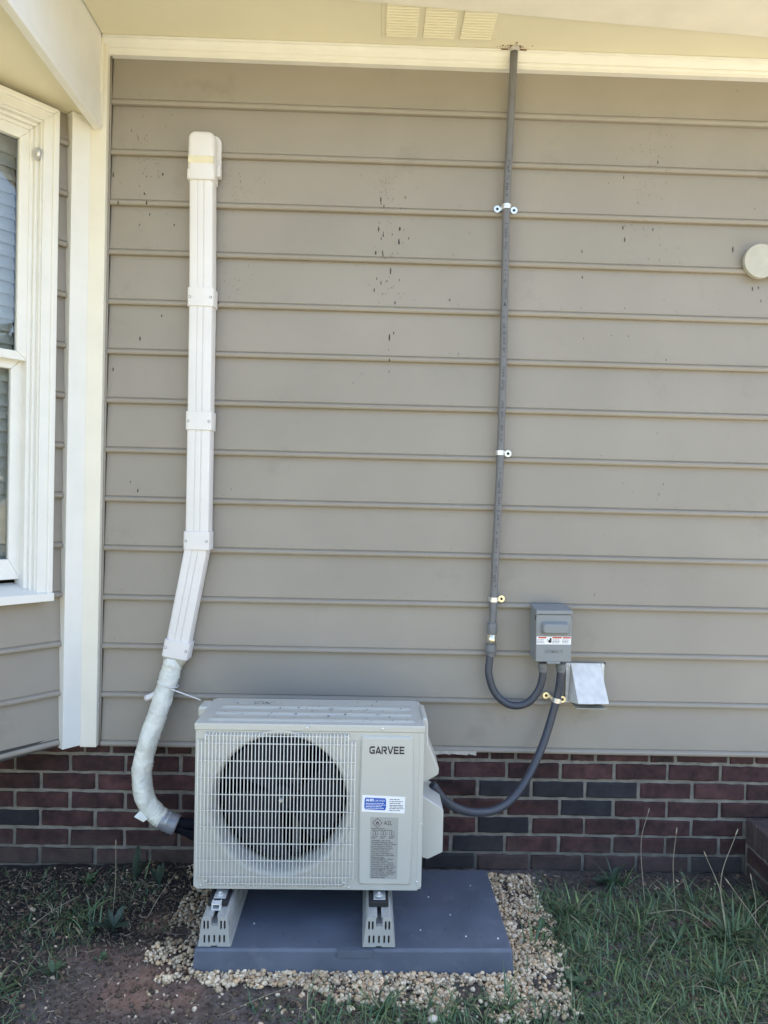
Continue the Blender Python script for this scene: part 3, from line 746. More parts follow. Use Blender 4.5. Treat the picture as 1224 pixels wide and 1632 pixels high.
# broad-leaf weeds, each a plant with leaves
def leaf_mesh(L, w, droop, seed, lobes=0):
    r = random.Random(seed); n = 8; vs = []; fs = []
    for i in range(n+1):
        t = i/n; ww = w*math.sin(math.pi*min(1, t*.93+.05))**.8*(.55+.6*t)*(1 + (.22*math.sin(t*lobes*6.28) if lobes else 0))
        z = L*(.35*t - droop*t*t) + .0015*r.uniform(-1, 1); y = L*t*(1-.1*t)
        vs += [(-ww, y, z + ww*.25), (0, y, z - .0006), (ww, y, z + ww*.25)]
    for i in range(n):
        a = i*3; fs += [(a, a+1, a+4, a+3), (a+1, a+2, a+5, a+4)]
    me = MB().add(vs, fs).mesh('leaf'); me.polygons.foreach_set('use_smooth', [True]*len(me.polygons)); return me
def weed(x, y, n, L, w, m, label, droop=.35, lobes=0, seed=0, tilt=0):
    t = thing('weed', label, 'weed', (x, y, gz(x, y)+.003)); r = random.Random(seed)
    lm = [leaf_mesh(L*q, w*q, droop*d, seed*10+i, lobes) for i, (q, d) in enumerate(((1, 1), (.8, .6), (.62, .3)))]
    for q in lm: q.materials.append(m)
    for i in range(n):
        o = bpy.data.objects.new('leaf', lm[i % 3]); COL.objects.link(o); o.parent = t
        o.rotation_euler = (R(r.uniform(0, 38) + tilt), R(r.uniform(-8, 8)), 2*math.pi*i/n + r.uniform(-.3, .3)); o.scale = (r.uniform(.85, 1.15),)*3
    st = MB().lathe([(.004, -.006), (.005, .002), (.002, .006)], 8).build('crown', m, t)
    return t
weed(1.186, -.384, 18, .125, .0085, M_weed, 'large spreading weed rosette at the base of tall dry stalks', .30, 0, 1)
weed(-.784, -.358, 9, .085, .014, M_weedd, 'dark broad leaf weed in the bare soil left of the gravel', .2, 0, 2)
weed(-.873, -.582, 7, .050, .011, M_weed, 'small five leaf weed on the clay patch near the left corner', .3, 0, 3)
weed(.902, -.075, 11, .070, .013, M_weedd, 'dark toothed weed by the brick wall right of the pad', .15, 3, 4)
weed(-.80, -.10, 6, .100, .012, M_weedd, 'upright dark leaf weed by the wall left of the air conditioner', -.2, 0, 5, 30)
weed(-.705, -.13, 6, .085, .011, M_weedd, 'dark weed with drooping leaves just left of the gravel bed', -.1, 0, 6, 22)
weed(-.965, -.10, 10, .050, .008, M_weed, 'small feathery weed against the bricks at far left', .2, 2, 7)
weed(-.765, -.52, 5, .030, .009, M_weed, 'tiny round leaf seedling at the edge of the clay patch', .2, 0, 8)
weed(.585, -.36, 8, .060, .012, M_weed, 'green weed growing through the right side of the gravel', .3, 0, 9)
weed(1.30, -.62, 14, .095, .011, M_weed, 'wide leaf weed in the grass at lower right corner', .3, 0, 10)
weed(.62, -.60, 9, .060, .012, M_weed, 'flat broad leaf weed between gravel and grass', .3, 0, 11)
weed(1.0, -.42, 10, .080, .009, M_weed, 'narrow leaf weed left of the tall dry stalks', .25, 0, 12)
def fallen_leaf():
    me = leaf_mesh(.062, .016, .2, 77); me.name = 'fallen_leaf'; me.materials.append(mat('brown_dead_leaf', (.13, .070, .050), .8, .25, 60))
    o = link('fallen_leaf', me, None, loc=(1.10, -.345, gz(1.10, -.345)+.025), rot=(R(8), R(10), R(-115))); tag(o, 'dry reddish brown leaf lying beside the weed rosette', 'leaf')
fallen_leaf()
def stalk(p, q, sag, r, label, head=True, m=M_straw):
    p = Vector(p); p.z = gz(p.x, p.y) - .004; q = Vector(q); mid = (p+q)/2 + Vector(sag)
    t = thing('dry_stalk', label, 'grass stalk', p)
    pts = spline([p-p, mid-p, q-p], 8)
    MB().tube(pts, [r*(1-.45*i/(len(pts)-1)) for i in range(len(pts))], 5).build('stem', m, t, smooth=True)
    if head:
        d = (pts[-1]-pts[-3]).normalized()
        MB().tube([pts[-1]-d*.004, pts[-1]+d*.004, pts[-1]+d*.012, pts[-1]+d*.020], [r*.6, r*1.5, r*1.4, r*.3], 6).build('seed_head', m, t, smooth=True)
stalk((1.068, -.251, 0), (1.067, -.231, -.182), (-.012, 0, .03), .0013, 'straight pale stalk topped with seed left of the step')
stalk((1.170, -.390, 0), (1.107, -.364, -.195), (.012, 0, .02), .0014, 'pale stalk leaning left out of the rosette')
stalk((1.172, -.384, 0), (1.235, -.30, -.150), (-.035, 0, .02), .0014, 'tallest pale stalk bending against the brick step')
stalk((1.262, -.383, 0), (1.257, -.363, -.268), (.008, 0, .02), .0014, 'upright pale stalk with seed head near the step corner')
stalk((1.290, -.505, 0), (1.0, -.440, -.215), (0, 0, .012), .0013, 'long green stalk slanting left across the grass', m=M_weed)
stalk((1.300, -.44, 0), (1.168, -.394, -.264), (0, 0, .006), .0013, 'slanting stalk with seed head right of the rosette')
stalk((1.190, -.380, 0), (1.42, -.30, -.335), (.0, 0, .03), .0012, 'thin stalk arching right from the rosette to the step', head=False)
stalk((1.165, -.385, 0), (.93, -.34, -.395), (0, 0, .05), .0011, 'thin stalk arching left from the rosette over the grass', head=False)
stalk((.985, -.19, 0), (1.055, -.02, -.205), (-.022, 0, .05), .0012, 'wiry brown stalk arching up against the bricks')
stalk((-.815, -.274, 0), (-.816, -.254, -.24), (.004, 0, .01), .0012, 'thin dry stalk standing in the soil before left bricks')
stalk((-.70, -.30, 0), (-.63, -.20, -.36), (0, 0, .01), .0011, 'dry twig slanting over the soil left of the gravel', head=False)
stalk((-1.06, -.40, 0), (-.93, -.25, -.41), (0, 0, .01), .0011, 'pale twig lying at the far left edge of the soil', head=False)
stalk((-.40, -.735, 0), (-.15, -.60, -.45), (0, 0, .006), .0012, 'thin brown twig along the front edge of the gravel', head=False)
stalk((.92, -.60, 0), (1.02, -.68, -.42), (0, 0, .015), .0016, 'bleached bent stem lying in grass at lower right', head=False)

# ================================================================ EQUIPMENT PAD
pad = thing('equipment_pad', 'blue grey plastic equipment pad under the air conditioner', 'pad', (-.016, -.336, GZ), (0, R(-.3), R(.35)))
hw, hd, ph = .468, .226, .0715
o = MB().hexa([(-hw-.003, -hd-.003, -.03), (hw+.003, -hd-.003, -.03), (hw+.003, hd, -.03), (-hw-.003, hd, -.03), (-hw+.004, -hd+.003, ph), (hw-.004, -hd+.003, ph), (hw-.004, hd, ph), (-hw+.004, hd, ph)]).build('slab', M_pad, pad, bevel=.008, seg=3); smooth_angle(o)
MB().box(-.050, .054, -hd-.0025, -hd+.02, ph-.022, ph-.0005).build('notch_tab', M_pad, pad, bevel=.001)
mb = MB()
for _ in range(46):
    x, y = random.uniform(-.44, .44), random.uniform(-.2, .2); s = random.uniform(.0008, .0022); mb.lathe([(s, 0), (s*.7, s*.6), (.0001, s*.8)], 6, (x, y, ph))
stuff(mb.build('debris', M_litter if False else M_dirt, pad))
mb = MB()
for x, y in ((.10, -.10), (.30, -.05), (.335, -.16), (-.36+.05, -.1), (.24, .05), (.39, .12), (.16, .14), (.43, -.17), (.2, -.13)):
    s = random.uniform(.0016, .003); mb.lathe([(s, 0), (s*.8, s*.8), (.0001, s)], 7, (x, y, ph))
stuff(mb.build('pale_grit', M_vent, pad))

# ================================================================ MOUNTING RAILS
def rail(x, label, clip):
    t = thing('mounting_rail', label, 'rail', (x, -.326, GZ + ph + (.003 if x > 0 else -.001)), (0, R(-.3), R(.3)), 'rails under the air conditioner')
    hb, ht, h = .0455, .0365, .0895; sl_, sd_ = .0062, .024
    prof = [(-hb-.003, 0), (-hb-.003, .004), (-hb, .009), (-ht-.0005, h-.008), (-ht+.002, h-.003), (-ht+.007, h), (-sl_, h), (-sl_, h-.006), (-.010, h-.006), (-.010, h-sd_), (.010, h-sd_), (.010, h-.006), (sl_, h-.006), (sl_, h), (ht-.007, h), (ht-.002, h-.003), (ht+.0005, h-.008), (hb, .009), (hb+.003, .004), (hb+.003, 0)]
    # grooves on the flanks as thin ridges
    o = MB().ext_y(prof, -.222, .225).build('rail_body', M_rail, t, bevel=.0008)
    mb = MB()
    for f in (.28, .52, .74):
        for sg in (-1, 1):
            xx = sg*(hb + (ht-hb)*f + .0006); mb.box(xx-.0012, xx+.0012, -.2215, .224, h*f, h*f+.0035)
    for xx in (-.028, -.021, .021, .028): mb.box(xx-.0008, xx+.0008, -.2215, .224, h-.0004, h+.0007)
    mb.build('ridge', M_rail, t)
    for sy, yy in ((-1, -.2255), (1, .2285)):
        out = [(-hb-.002, .0015), (-hb-.002, .005), (-hb, .010), (-ht-.0005, h-.009), (-ht+.003, h-.002), (-ht+.008, h), (-.0095, h), (-.0095, h-.027), (.0095, h-.027), (.0095, h), (ht-.008, h), (ht-.003, h-.002), (ht+.0005, h-.009), (hb, .010), (hb+.002, .005), (hb+.002, .0015), (.009, .0015), (.009, .005), (-.009, .005), (-.009, .0015)]
        holes = []
        for xx in (-.0295, -.019, .019, .0295): holes.append(rrect(xx-.0028, xx+.0028, .052, .078, .0027, 3)[::-1])
        for xx in (-.0285, -.0155, 0, .0155, .0285): holes.append(rrect(xx-.0027, xx+.0027, .0125, .036, .0026, 3)[::-1])
        MB().plate(out, holes, yy-.0025, yy+.0025).build('end_cap', M_rail, t)
        b_ = MB(); b_.box(-.036, .036, yy+.0026, yy+.0030, .008, .045); b_.box(-.034, -.011, yy+.0026, yy+.0030, .0455, .083); b_.box(.011, .034, yy+.0026, yy+.0030, .0455, .083)
        b_.build('slot_shade', M_black, t)  # black plate stands in for the shade inside the rail
    MB().box(-.0095, .0095, -.2235, .2235, h-.0245, h-.0235).build('channel_floor', M_alu, t)
    # rubber block, foot clamp and bolt for the unit's front foot
    MB().box(-.031, .028, -.178, -.085, h+.0012, h+.0162).build('rubber_block', M_black, t, bevel=.002)
    mb = MB(); mb.lathe([(.0095, 0), (.0095, .002), (.0062, .0021), (.0062, .0075), (.0045, .009)], 6, (0, -.150, h+.0215)); mb.lathe([(.011, 0), (.011, .0016)], 20, (0, -.150, h+.0200)); mb.build('bolt', M_zinc, t)
    if clip:
        mb = MB(); mb.box(-.0165, -.0125, -.196, -.176, h-.002, h+.021); mb.box(.0065, .0105, -.196, -.176, h-.002, h+.021); mb.box(-.0124, .0064, -.196, -.176, h+.0145, h+.0185); mb.box(-.0124, .0064, -.196, -.176, h-.0015, h+.0018)
        mb.build('channel_nut', M_vent, t, bevel=.0008)
    return t
rail(-.424, 'left light grey mounting rail with square metal clip on its front end', True)
rail(.055, 'right light grey mounting rail with round washer and bolt near its front', False)

# ================================================================ AIR CONDITIONER
K = .6965e-3
def ax(zx): return (zx-552)*K
def az(zy): return (892-zy)*K
ac = thing('air_conditioner', 'beige outdoor air conditioner unit with white wire fan grille on pad', 'air conditioner', (-.1635, -.457, -.2665), (0, R(-.25), 0)); ac.scale = (1, 1, 1.018)
FC = (ax(425), az(515)-.005); FRO, FRI = .2185, .201
XH, ZT, YD = .346, .478, .266
# front panel with the round opening
out = [(-XH+.010, .0), (XH-.012, .0), (XH, .012), (XH, ZT), (-XH, ZT), (-XH, .010)]
MB().plate(out, [circle(*FC, FRO, 72)[::-1]], 0, .0025).build('front_panel', M_ac, ac, bevel=.0016)
mb = MB(); prof = [(FRO+.004, -.0035), (FRO-.002, -.0045), (FRO-.008, -.001), (FRO-.014, .010), (FRI+.002, .030), (FRI, .05), (FRI, .085), (FRI+.003, .085), (FRI+.003, .05), (FRO-.008, .02), (FRO, .006), (FRO+.004, .001)]
mb.lathe(prof, 96, (FC[0], 0, FC[1]), 'y', cap=False); mb.build('fan_ring', M_ac, ac, smooth=True)
# cabinet shell
mb = MB()
mb.box(-XH, -XH+.002, .003, YD, .004, ZT); mb.box(XH-.0025, XH, .003, YD, .004, ZT); mb.box(-XH+.002, XH-.0025, YD-.002, YD, .004, ZT); mb.box(-XH+.002, XH-.0025, .003, YD-.002, .004, .006)
mb.build('cabinet', M_ac, ac)
mb = MB(); mb.box(-XH+.01, .12, .150, .16, .01, ZT-.01); mb.build('condenser_coil', M_acdark, ac)
MB().box(.135, .14, .003, .2, .01, ZT-.005).build('partition', M_ac, ac)
# motor bracket behind the fan
mb = MB(); mb.box(FC[0]-.052, FC[0]-.030, .118, .124, .02, ZT-.012); mb.box(FC[0]+.030, FC[0]+.052, .118, .124, .02, ZT-.012); mb.lathe([(.045, .09), (.045, .14)], 24, (FC[0], 0, FC[1]), 'y'); mb.build('motor_bracket', mat('dull_bracket', (.10, .10, .095), .5), ac)
# fan
fan = MB().lathe([(.040, .088), (.040, .046), (.036, .040), (.012, .036)], 28, (FC[0], 0, FC[1]), 'y').build('fan', M_fan, ac, smooth=True)
bl = []; nr, na = 8, 8
for side in (0, 1):
    for i in range(nr+1):
        r = .036 + (.188-.036)*i/nr
        for j in range(na+1):
            a = R(-46 - 10*i/nr + (92 + 4*i/nr)*j/na) + .35*(i/nr)
            bl.append((r*math.cos(a), .088 - .044*j/na + .006*math.sin(math.pi*j/na) + side*.002, r*math.sin(a)))
fs = []; n1 = na+1
for side in (0, 1):
    o_ = side*(nr+1)*n1
    fs += [(o_+i*n1+j, o_+i*n1+j+1, o_+(i+1)*n1+j+1, o_+(i+1)*n1+j) for i in range(nr) for j in range(na)]
bme = MB().add(bl, fs).mesh('fan_blade'); bme.materials.append(M_fan); bme.polygons.foreach_set('use_smooth', [True]*len(bme.polygons))
for k in range(3):
    o = bpy.data.objects.new('fan_blade', bme); COL.objects.link(o); o.parent = fan; o.location = (FC[0], 0, FC[1]); o.rotation_euler = (0, R(120*k + 20), 0)
mb = MB(); mb.lathe([(.007, .036), (.007, .024), (.005, .022)], 6, (FC[0], 0, FC[1]), 'y'); mb.build('shaft_nut', M_zinc, fan)
# wire grille
gy = -.014; wr = .00145
zt, zb = az(215), az(872)
gm_ = MB()
for (zx, zy) in ((105, 230), (715, 230), (108, 856), (712, 860)):      # eye hooks with screws
    x, z = ax(zx), az(zy)
    gm_.tube([(x + .006*math.cos(a), -.0105, z + .006*math.sin(a)) for a in np.linspace(0, 2*math.pi, 13)], .0014, 6)
    gm_.lathe([(.0055, -.001), (.0055, -.005), (.002, -.0075)], 10, (x, 0, z), 'y')
grille = gm_.build('fan_grille', M_wire, ac, smooth=True)
def wire_mesh(pts):
    m = MB().tube(pts, wr, 7).mesh('wire'); m.materials.append(M_wire); m.polygons.foreach_set('use_smooth', [True]*len(m.polygons)); return m
def vw(z0, z1): return wire_mesh([(0, .000, z0), (0, gy+.005, z0+.001), (0, gy, z0+.006), (0, gy, z1-.006), (0, gy+.005, z1-.001), (0, .000, z1)])
wl, ws = vw(zb, zt), vw(az(840), az(245))
n = 45
for i in range(n):
    zx = 71 + i*(751-71)/(n-1); short = i < 2 or i > n-3
    o = bpy.data.objects.new('wire', ws if short else wl); COL.objects.link(o); o.parent = grille; o.location = (ax(zx), random.uniform(-.0003, .0003), 0)
hl = wire_mesh([(ax(68), gy+.0028, 0), (ax(754), gy+.0028, 0)]); hs = wire_mesh([(ax(118), gy+.0028, 0), (ax(706), gy+.0028, 0)])
for zy in (258, 333, 405, 477, 547, 617, 687, 760, 830):
    o = bpy.data.objects.new('wire', hl); COL.objects.link(o); o.parent = grille; o.location = (0, 0, az(zy))
for zy in (225, 860):
    o = bpy.data.objects.new('wire', hs); COL.objects.link(o); o.parent = grille; o.location = (0, 0, az(zy))
# service panel
po = [(ax(775), az(866)), (ax(1000), az(866)), (ax(1004), az(850)), (ax(1009), az(640)), (ax(1009), az(460)), (ax(1003), az(232)), (ax(998), az(220)), (ax(778), az(220)), (ax(773), az(232)), (ax(768), az(540)), (ax(772), az(850))]
cx_, cz_ = ax(889), az(543)
def inset(p, d): return [(x - math.copysign(d, x-cx_), z - math.copysign(d, z-cz_)) for x, z in p]
n = len(po); pi_ = inset(po, .0055)
vs = [(x, -.0003, z) for x, z in po] + [(x, -.0085, z) for x, z in pi_]
mb = MB().add(vs, [(i, (i+1) % n, n+(i+1) % n, n+i) for i in range(n)] + [tuple(range(n, 2*n))]); sp = mb.build('service_panel', M_ac, ac, bevel=.0022, seg=3)
PF = -.0086
# GARVEE in heavy strokes
def strokes(mb, segs, x, z, h, w, y, th=.0005, sx=.8):
    for k, (x0, z0, x1, z1) in enumerate(segs):
        a = Vector((x + x0*h*sx, z + z0*h)); b = Vector((x + x1*h*sx, z + z1*h)); d = (b-a).normalized(); p = Vector((-d.y, d.x))*w/2
        yy = y - .00004*k
        q = [a+p, a-p, b-p, b+p]
        mb.add([(c.x, yy, c.y) for c in q] + [(c.x, yy-th, c.y) for c in q], [(0,1,2,3), (7,6,5,4), (0,4,5,1), (1,5,6,2), (2,6,7,3), (3,7,4,0)])
e = .11
GL = {'G': [(1, 1-e, .30, 1-e), (.34, 1-e+.03, .09, .70), (.12, .74, .12, .26), (.09, .30, .34, e-.03), (.30, e, .90, e), (.88, e-.11, .88, .48), (.52, .45, .96, .45)],
      'A': [(.08, 0, .50, .96), (.46, .96, .96, 0), (.30, .24, .74, .24)],
      'R': [(.12, 0, .12, 1), (.30, 1-e, .76, 1-e), (.74, 1-e+.04, .89, .76), (.88, .80, .88, .60), (.89, .66, .74, .43), (.76, .48, .34, .48), (.50, .46, .93, 0)],
      'V': [(.06, 1, .48, .04), (.52, .04, .94, 1)],
      'E': [(.13, 0, .13, 1), (.02, 1-e, .90, 1-e), (.13, .5, .82, .5), (.02, e, .90, e)]}
mb = MB(); hh = (297-264)*K; x = ax(813)
for ch in 'GARVEE':
    adv = {'G': 1.0, 'A': .96, 'R': 1.0, 'V': .98, 'E': .93}[ch]
    strokes(mb, GL[ch], x, az(296), hh, hh*.20, PF, sx=1.0); x += adv*hh*1.12
    if ch == 'E': x -= 0
xs_ = [v[0] for v in mb.v]; f_ = (ax(964)-ax(812))/(max(xs_)-min(xs_)); x0_ = min(xs_)
mb.v = [(ax(812) + (v[0]-x0_)*f_, v[1], v[2]) for v in mb.v]
mb.build('brand_lettering', M_navy, ac)
# certification sticker
def sq(px, py): return (ax(px), az(py))
st = MB(); c4 = [sq(783, 545), sq(970, 551), sq(972, 480), sq(785, 473)]
st.add([(x, PF, z) for x, z in c4] + [(x, PF-.0003, z) for x, z in c4], [(0,1,2,3), (7,6,5,4), (0,4,5,1), (1,5,6,2), (2,6,7,3), (3,7,4,0)])
sticker = st.build('certification_sticker', M_paper, ac)
mb = MB(); b4 = [sq(798, 535), sq(884, 538), sq(889, 528), sq(889, 496), sq(886, 487), sq(799, 484), sq(795, 494), sq(794, 526)]
mb.add([(x, PF-.0004, z) for x, z in b4] + [(x, PF-.0006, z) for x, z in b4], [tuple(range(8)), tuple(range(15, 7, -1))] + [(i, (i+1) % 8, 8+(i+1) % 8, 8+i) for i in range(8)]); mb.build('blue_panel', M_blue, sticker)
put_text('AHRI', .0108, ax(800), az(500), PF-.0008, M_paper, sticker, width=ax(835)-ax(800), bold=.0004)
put_text('CERTIFIED', .0075, ax(838), az(501), PF-.0008, M_paper, sticker, width=ax(884)-ax(838))
mb = MB()
for i, (w, zy) in enumerate(((.055, 507), (.060, 514), (.048, 521), (.055, 528))): word_lines(mb, ax(800), az(zy+3), w, .0028, PF-.0007, i)
mb.build('fine_print', M_paper, sticker)
mb = MB()
for i, (w, zy) in enumerate(((.030, 489), (.040, 498), (.033, 506), (.044, 514), (.041, 521), (.043, 528), (.034, 536))): word_lines(mb, ax(904), az(zy+4), w, .0032, PF-.0005, 20+i)
mb.build('fine_print', M_grey_print, sticker)
# refrigerant warning label
lb = MB(); lb.add([(ax(a), PF-q, az(b)) for q in (0, .0003) for a, b in ((823, 833), (943, 836), (944, 570), (822, 568))], [(0,1,2,3), (7,6,5,4), (0,4,5,1), (1,5,6,2), (2,6,7,3), (3,7,4,0)])
label = lb.build('warning_label', M_silver, ac)
mb = MB(); dc = (853, 593); dr = 20.5
P4 = [(dc[0], dc[1]+dr), (dc[0]+dr, dc[1]), (dc[0], dc[1]-dr), (dc[0]-dr, dc[1])]
for i in range(4):
    a, b = P4[i], P4[(i+1) % 4]; strokes(mb, [(ax(a[0]), az(a[1]), ax(b[0]), az(b[1]))], 0, 0, 1, .0014, PF-.0004-.00005*i, .0002, 1)
mb.build('hazard_diamond', mat('dark_red_print', (.10, .012, .014), .5), label)
fl = [(-5.6, -4), (-4.3, -6.5), (4.3, -6.5), (6, -3.5), (6.6, 0), (5, 3.2), (3.7, 2.1), (3.2, 5), (.4, 9.2), (-.3, 5.6), (-2.6, 3.4), (-3.2, 4.8), (-5.8, 1.6), (-6.4, -1.4)]
hole = [(-2.4, -5.2), (2.6, -5.2), (3.4, -2.6), (2.2, -.2), (.7, 1.6), (.2, -.6), (-1.2, .5), (-3.0, -2.4)]
MB().plate([(ax(dc[0])+x*K, az(dc[1]+1)+z*K) for x, z in fl], [[(ax(dc[0])+x*K, az(dc[1]+1)+z*K) for x, z in hole][::-1]], PF-.0007, PF-.0004).build('flame_symbol', M_print, label)
put_text('A2L', .0185, ax(881), az(602), PF-.0005, M_print, label, width=ax(917)-ax(881))
mb = MB(); word_lines(mb, ax(829), az(619), .040, .0030, PF-.0004, 51); word_lines(mb, ax(829), az(626), .062, .0030, PF-.0004, 52)
# three booklet pictograms
def icon(x0, x1, z0, z1, t=.0009): 
    mb.box(x0, x0+t, PF-.0006, PF-.0004, z0, z1); mb.box(x1-t, x1, PF-.0006, PF-.0004, z0, z1); mb.box(x0+t, x1-t, PF-.0006, PF-.0004, z0, z0+t)
for i, px in enumerate((834, 868, 905)):
    icon(ax(px), ax(px+11), az(645), az(631)); icon(ax(px+11.5), ax(px+22), az(645), az(631)); mb.box(ax(px), ax(px+22), PF-.0006, PF-.0004, az(631), az(630))
mb.box(ax(895), ax(896.6), PF-.0008, PF-.0006, az(645), az(636)); mb.box(ax(895), ax(896.6), PF-.0008, PF-.0006, az(634), az(632))
for i, px in enumerate((829, 866, 904)):
    for j, w in enumerate((.020, .016, .012)): word_lines(mb, ax(px), az(651.5+j*4.6), w, .0019, PF-.0004, 60+i*3+j)
mb.build('pictograms', M_grey_print, label)
WARN = ["WARNING - Risk Of Fire.", "Flammable Refrigerant Used.", "To Be Repaired Only By Trained", "Service Personnel. Do Not", "Puncture Refrigerant Tubing.", "CAUTION - Risk Of Fire.", "Dispose Of Properly In", "Accordance With Federal Or", "Local Regulations. Flammable", "Refrigerant Used.", "AVERTISSEMENT - Risque", "d'incendie. Réfrigérant", "inflammable utilisé. À réparer", "uniquement par du personnel", "de maintenance qualifié. Ne pas", "percer les tubes de réfrigérant.", "AVERTISSEMENT - Risque", "d'incendie. Éliminer conformément", "aux réglementations fédérales", "ou locales. Réfrigérant", "inflammable utilisé."]
wid = [.62, .70, .80, .66, .70, .62, .56, .70, .74, .42, .71, .55, .72, .72, .80, .74, .70, .81, .74, .56, .46]
for i, tx in enumerate(WARN):
    put_text(tx, .0058, ax(829), az(672.5 + i*7.95), PF-.0004, M_print, label, width=wid[i]*(943-823)*K*1.12, name='warning_text', bold=.0001)
# top cover with pressed ribs
mb = MB(); tz0, tz1 = ZT-.001, ZT+.0205
tc = mb.add([(x, y, z) for z in (tz0, tz1) for x, y in ((-.350, -.0035), (.350, -.0035), (.350, YD-.014), (.336, YD+.003), (-.336, YD+.003), (-.350, YD-.014))], [(0,1,2,3,4,5), (11,10,9,8,7,6)] + [(i, (i+1) % 6, 6+(i+1) % 6, 6+i) for i in range(6)]).build('top_cover', M_ac, ac, bevel=.004, seg=3); smooth_angle(tc, 50)
for yy, x0, x1 in ((.040, -.318, .322), (.105, -.312, .318), (.172, -.306, .318)):
    pr = rrect(x0, x1, yy-.017, yy+.017, .016, 6); n = len(pr); pi2 = [(x - math.copysign(.006, x), yy + (y-yy)*.62) for x, y in pr]
    o = MB().add([(x, y, tz1-.0005) for x, y in pr] + [(x, y, tz1+.0042) for x, y in pi2], [(i, (i+1) % n, n+(i+1) % n, n+i) for i in range(n)] + [tuple(range(n, 2*n))]).build('pressed_rib', M_ac, tc, smooth=False); smooth_angle(o, 60)
mb = MB()
for _ in range(80):
    x = random.gauss(.1, .16); y = random.uniform(.02, .24); s = random.uniform(.0006, .0024)
    if abs(x) < .33: mb.lathe([(s*1.5, 0), (s, s*.5), (.0001, s*.6)], 6, (x, y, tz1+.0035))
for _ in range(36):
    x = random.gauss(-.17, .02); y = random.gauss(.215, .006); s = random.uniform(.0008, .002); mb.lathe([(s*1.6, 0), (s, s*.5), (.0001, s*.6)], 6, (x, y, tz1))
stuff(mb.build('roof_debris', M_dirt, tc))
# screws on the face
for zx, zy, s in ((540, 190, 1), (868, 190, 1), (88, 877, 1), (293, 876, 1), (733, 880, 1), (1030, 852, .8), (1046, 600, .6)):
    y0 = -.004 if zy == 190 else 0
    MB().lathe([(.0042*s, y0), (.0042*s, y0-.0016), (.0030*s, y0-.003), (.0012*s, y0-.0032)], 10, (ax(zx), 0, az(zy)), 'y').build('screw', M_zinc, ac, smooth=True)
MB().box(ax(85), ax(1000), -.0012, 0.0, az(882), az(878)).build('bottom_crease', M_ac, ac, bevel=.0005)
# corner return on the right edge
MB().box(XH-.013, XH+.0012, -.0016, .004, .012, ZT-.002).build('corner_flange', M_ac, ac, bevel=.0012)
# side covers at right
pr = [(XH, az(165)), (XH+.014, az(170)), (XH+.017, az(190)), (XH+.019, az(275)), (XH+.054, az(392)), (XH+.053, az(418)), (XH+.006, az(458)), (XH, az(458))]
o = MB().ext_y(pr, .055, .205).build('terminal_cover', M_ac, ac, bevel=.006, seg=3); smooth_angle(o, 40)
pr = [(XH, az(508)), (XH+.006, az(508)), (XH+.068, az(566)), (XH+.070, az(574)), (XH+.070, az(756)), (XH+.024, az(788)), (XH, az(778))]
o = MB().ext_y(pr, .045, .225).build('valve_cover', M_ac, ac, bevel=.003, seg=2); smooth_angle(o, 40)
MB().box(XH-.001, XH+.004, .06, .20, az(507), az(459)).build('cable_entry', M_black, ac)
MB().box(-XH-.030, -XH+.002, .15, .225, .468, .503).build('side_handle', M_ac, ac, bevel=.008, seg=3)
# feet
for x in (-.424+.1635, .055+.1635):
    mb = MB(); mb.box(x-.0165, x+.0195, -.034, .06, -.0105, -.0078); mb.box(x-.0165, x+.0195, .056, .060, -.0078, .004); mb.build('foot', M_alu, ac, bevel=.001)
    mb = MB(); mb.box(x-.0165, x+.0195, .20, YD+.03, -.0105, -.0078); mb.box(x-.0165, x+.0195, .20, .204, -.0078, .004); mb.build('foot', M_alu, ac, bevel=.001)

# ================================================================ LINE SET COVER (white duct)
duct = thing('line_cover', 'white fluted plastic line cover running down the siding', 'pipe cover', (-.62, 0, 0))
def dprof(w, d, fl=True):
    h = w/2; c = .012
    p = [(-h, -.002), (-h, -d+c), (-h+c*.3, -d+c*.3), (-h+c, -d)]
    if fl:
        for cx in (-.0105, .0105): p += [(cx-.0022, -d), (cx-.0012, -d+.0026), (cx+.0012, -d+.0026), (cx+.0022, -d)]
    p += [(h-c, -d), (h-c*.3, -d+c*.3), (h, -d+c), (h, -.002)]
    return p
def sweep(mb, a, b, prof, wdir=None):
    a, b = Vector(a), Vector(b); d = (b-a).normalized(); yv = Vector((0, 1, 0)); xv = yv.cross(d).normalized()
    if xv.x < 0: xv = -xv
    n = len(prof); vs = [a + xv*x + yv*y for x, y in prof] + [b + xv*x + yv*y for x, y in prof]
    mb.add(vs, [(i, (i+1) % n, n+(i+1) % n, n+i) for i in range(n)] + [tuple(range(n)), tuple(range(n, 2*n))])
DP = [(-.627, 2.062), (-.620, 1.644), (-.618, 1.200), (-.617, .757)]
DB = [(-.617, .757), (-.688, .350)]
lp = lambda p: (p[0]+.62, 0, p[1])
mb = MB()
for i in range(3): sweep(mb, lp(DP[i]), lp(DP[i+1]), dprof(.086, .058))
o = mb.build('duct', M_duct, duct); smooth_angle(o, 35)
mb = MB(); sweep(mb, lp((-.6155, .764)), lp(DB[1]), dprof(.084, .057)); o = mb.build('duct', M_duct, duct); smooth_angle(o, 35)
